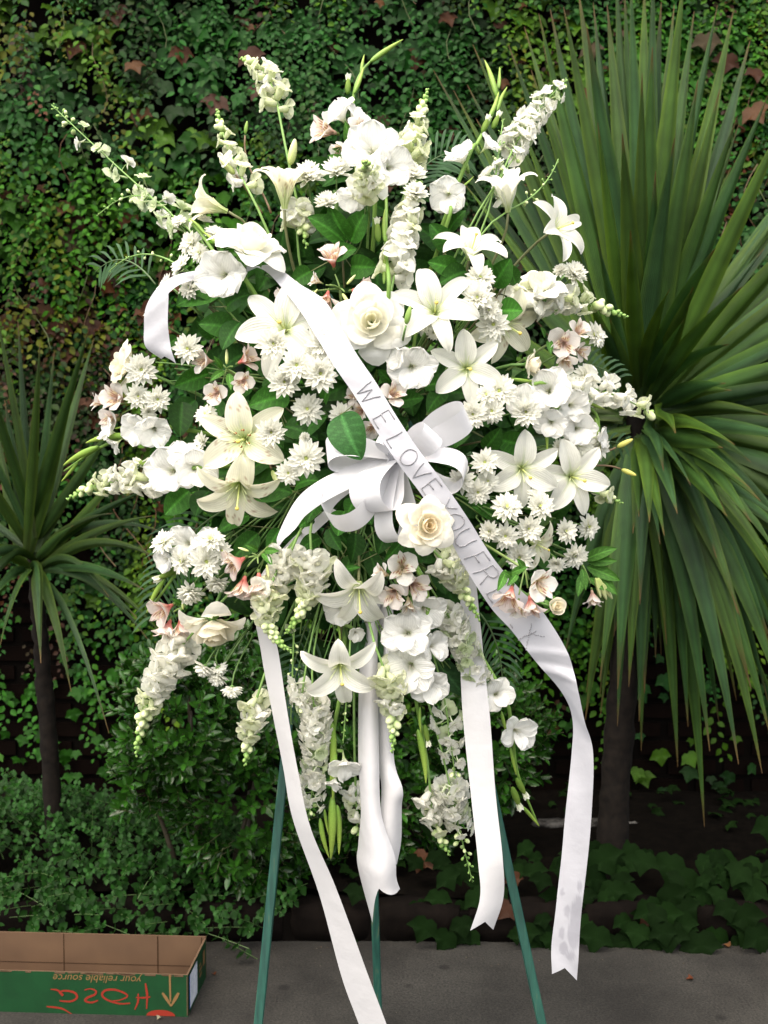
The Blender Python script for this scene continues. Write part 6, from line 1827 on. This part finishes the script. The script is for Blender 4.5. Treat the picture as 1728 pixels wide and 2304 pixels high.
# ---- chrysanthemums
mum_spray([(694, 404, 78, (0, .75, .6)), (757, 392, 74, (.05, .8, .5)), (738, 462, 62, (-.1, .85, .45)), (822, 455, 46, (0, .6, .7))], 'dense chrysanthemum heads between the upward lily and broad gladiolus', pom=True)
mum_spray([(930, 400, 62, (0, .75, .55)), (935, 440, 60, (0, .7, .6))], 'two stacked chrysanthemum heads on top of the fullest snapdragon', pom=True, dy=-.04)
mum_spray([(402, 503, 40, (-.2, .6, .7)), (432, 550, 62, (-.4, .4, .8)), (484, 530, 50, (.1, .7, .6)), (460, 500, 36, (.2, .8, .4)), (450, 570, 44, (-.3, .2, .9))], 'chrysanthemum heads crowded behind the green gladiolus tip')
mum_spray([(411, 600, 58, (-.7, .5, .4)), (378, 643, 52, (-.8, .5, .2)), (430, 648, 58, (-.5, .1, .8)), (338, 707, 32, (-.6, .5, .4))], 'chrysanthemum heads seen edge-on over the curling ribbon end', dy=-.03)
mum_spray([(425, 785, 68, (-.2, .05, 1))], 'lone daisy chrysanthemum beside the salmon throated alstroemeria', dy=-.02)
mum_spray([(318, 832, 74, (.2, -.05, 1))], 'single chrysanthemum resting against the outer white rose', dy=-.05)
mum_spray([(617, 775, 78, (-.1, .1, 1)), (725, 778, 84, (.05, .1, 1)), (668, 822, 76, (0, .05, 1)), (642, 858, 78, (-.1, -.15, 1)), (721, 840, 88, (.05, -.1, 1)), (705, 800, 60, (0, .2, 1))], 'biggest daisy cluster, five heads over the large covered lily', dy=-.06)
mum_spray([(693, 920, 70, (-.1, -.05, 1)), (768, 934, 58, (.1, .1, 1))], 'two daisies above the big single dark leaf', dy=-.02)
mum_spray([(610, 972, 70, (.1, -.1, 1))], 'single daisy touching the petal of the rust anthered lily', dy=-.06)
mum_spray([(688, 1030, 80, (.1, -.05, 1)), (650, 1063, 56, (-.1, -.1, 1)), (686, 985, 26, (0, .4, .9))], 'two daisies by the bow, the larger above the smaller', dy=-.03)
mum_spray([(464, 935, 52, (-.2, .5, .8)), (458, 994, 46, (-.6, .1, .7))], 'half hidden daisies tucked behind the rust anthered lily', dy=.0)
mum_spray([(312, 893, 60, (.1, .1, 1)), (354, 898, 58, (.3, -.1, .95)), (335, 925, 40, (.1, -.4, .8))], 'chrysanthemum pair beside the blush alstroemeria at the outer edge', dy=-.02)
mum_spray([(1080, 628, 66, (0, .45, .9)), (1074, 672, 76, (-.1, .25, .95)), (1098, 700, 56, (.1, .2, 1)), (1109, 731, 76, (.05, 0, 1)), (1070, 650, 50, (-.3, .4, .8))], 'column of four overlapping chrysanthemums above the star shaped lily', dy=-.05)
mum_spray([(952, 722, 60, (-.05, -.2, .95)), (975, 748, 34, (.2, -.4, .8))], 'small daisy hiding under the curled back lily petals', dy=.0)
mum_spray([(1289, 620, 62, (.35, .45, .75)), (1262, 612, 36, (-.3, .6, .6))], 'chrysanthemum peeking behind the upward opening rose', pom=True, dy=.0)
mum_spray([(1122, 880, 76, (0, .1, 1)), (1064, 932, 72, (-.1, -.05, 1)), (1106, 924, 56, (0, -.1, 1)), (1181, 926, 76, (.1, -.1, 1)), (1095, 888, 46, (-.3, .2, .8))], 'row of daisies below the star shaped lily beside the bow loop', dy=-.05)
mum_spray([(1337, 755, 58, (.55, .2, .7))], 'single chrysanthemum behind the withering blush alstroemeria', dy=.02)
mum_spray([(1316, 848, 58, (.3, .4, .8)), (1285, 872, 52, (0, .2, 1))], 'chrysanthemums at the root of the outermost snapdragon', dy=.0)
mum_spray([(1090, 1040, 62, (0, .1, 1)), (1040, 1080, 60, (-.15, 0, 1)), (1097, 1082, 50, (.1, -.1, 1)), (1075, 1106, 58, (0, -.2, 1))], 'four daisies between the message ribbon and the overlapping lilies', dy=-.04)
mum_spray([(1141, 1142, 68, (-.05, .45, .85)), (1213, 1140, 66, (.2, .3, .9)), (1137, 1205, 62, (-.1, -.1, 1)), (1188, 1190, 66, (.1, .1, 1)), (1103, 1196, 52, (-.45, .1, .8)), (1168, 1252, 72, (0, -.1, 1)), (1208, 1118, 46, (.1, .6, .7))], 'large chrysanthemum cluster under the overlapping lilies', dy=-.06)
mum_spray([(1270, 1196, 58, (.35, .2, .85)), (1290, 1248, 62, (.3, -.3, .85)), (1252, 1266, 44, (-.2, -.4, .8))], 'chrysanthemum heads above the leafy sprig with the drooping bell', dy=-.03)
mum_spray([(1322, 1184, 58, (.4, -.05, .8))], 'lone daisy on its own stalk at the edge over dark blades', dy=-.01)
mum_spray([(1302, 1000, 74, (.1, -.1, 1)), (1345, 1005, 60, (.5, -.1, .8)), (1262, 1005, 44, (-.1, -.2, .9))], 'daisies behind the arching gladiolus sheaths', dy=.0)
mum_spray([(370, 1222, 60, (-.4, .5, .7)), (474, 1215, 62, (.05, .6, .75)), (465, 1262, 80, (.1, -.05, 1)), (412, 1262, 64, (-.55, .0, .75)), (498, 1240, 48, (.3, .3, .8))], 'chrysanthemum cluster beside the coral throated alstroemeria', dy=-.03)
mum_spray([(430, 1328, 66, (-.1, -.65, .65)), (488, 1306, 56, (.0, -.75, .55))], 'two chrysanthemums hanging face down above the nodding cream rose', pom=True, dy=.0)
mum_spray([(462, 1498, 52, (-.4, -.8, .25)), (492, 1518, 52, (-.3, -.85, .2)), (522, 1545, 52, (.0, -.9, .2)), (490, 1500, 44, (.3, -.6, -.3))], 'chrysanthemums turned away beneath the nodding cream rose', pom=True, dy=.0)

# each filler sprig is told by the flower it stands behind
C0 = [(o, photo_xy(np.array([tuple(o.matrix_basis.to_translation())]))) for o in COL.objects if o.parent is None and o.get('category') in ('lily', 'rose', 'chrysanthemum', 'alstroemeria', 'snapdragon', 'gladiolus', 'larkspur')]
used = set()
for bx, by, o in FILLERS:
    c = sorted((math.hypot(q[1][0][0] - bx, q[1][1][0] - by), q[0].name) for q in C0)
    nm = next(n for _, n in c if n not in used and len(bpy.data.objects[n]['label'].split()) <= 12)
    used.add(nm)
    o['label'] = 'dark leaves behind the ' + bpy.data.objects[nm]['label']
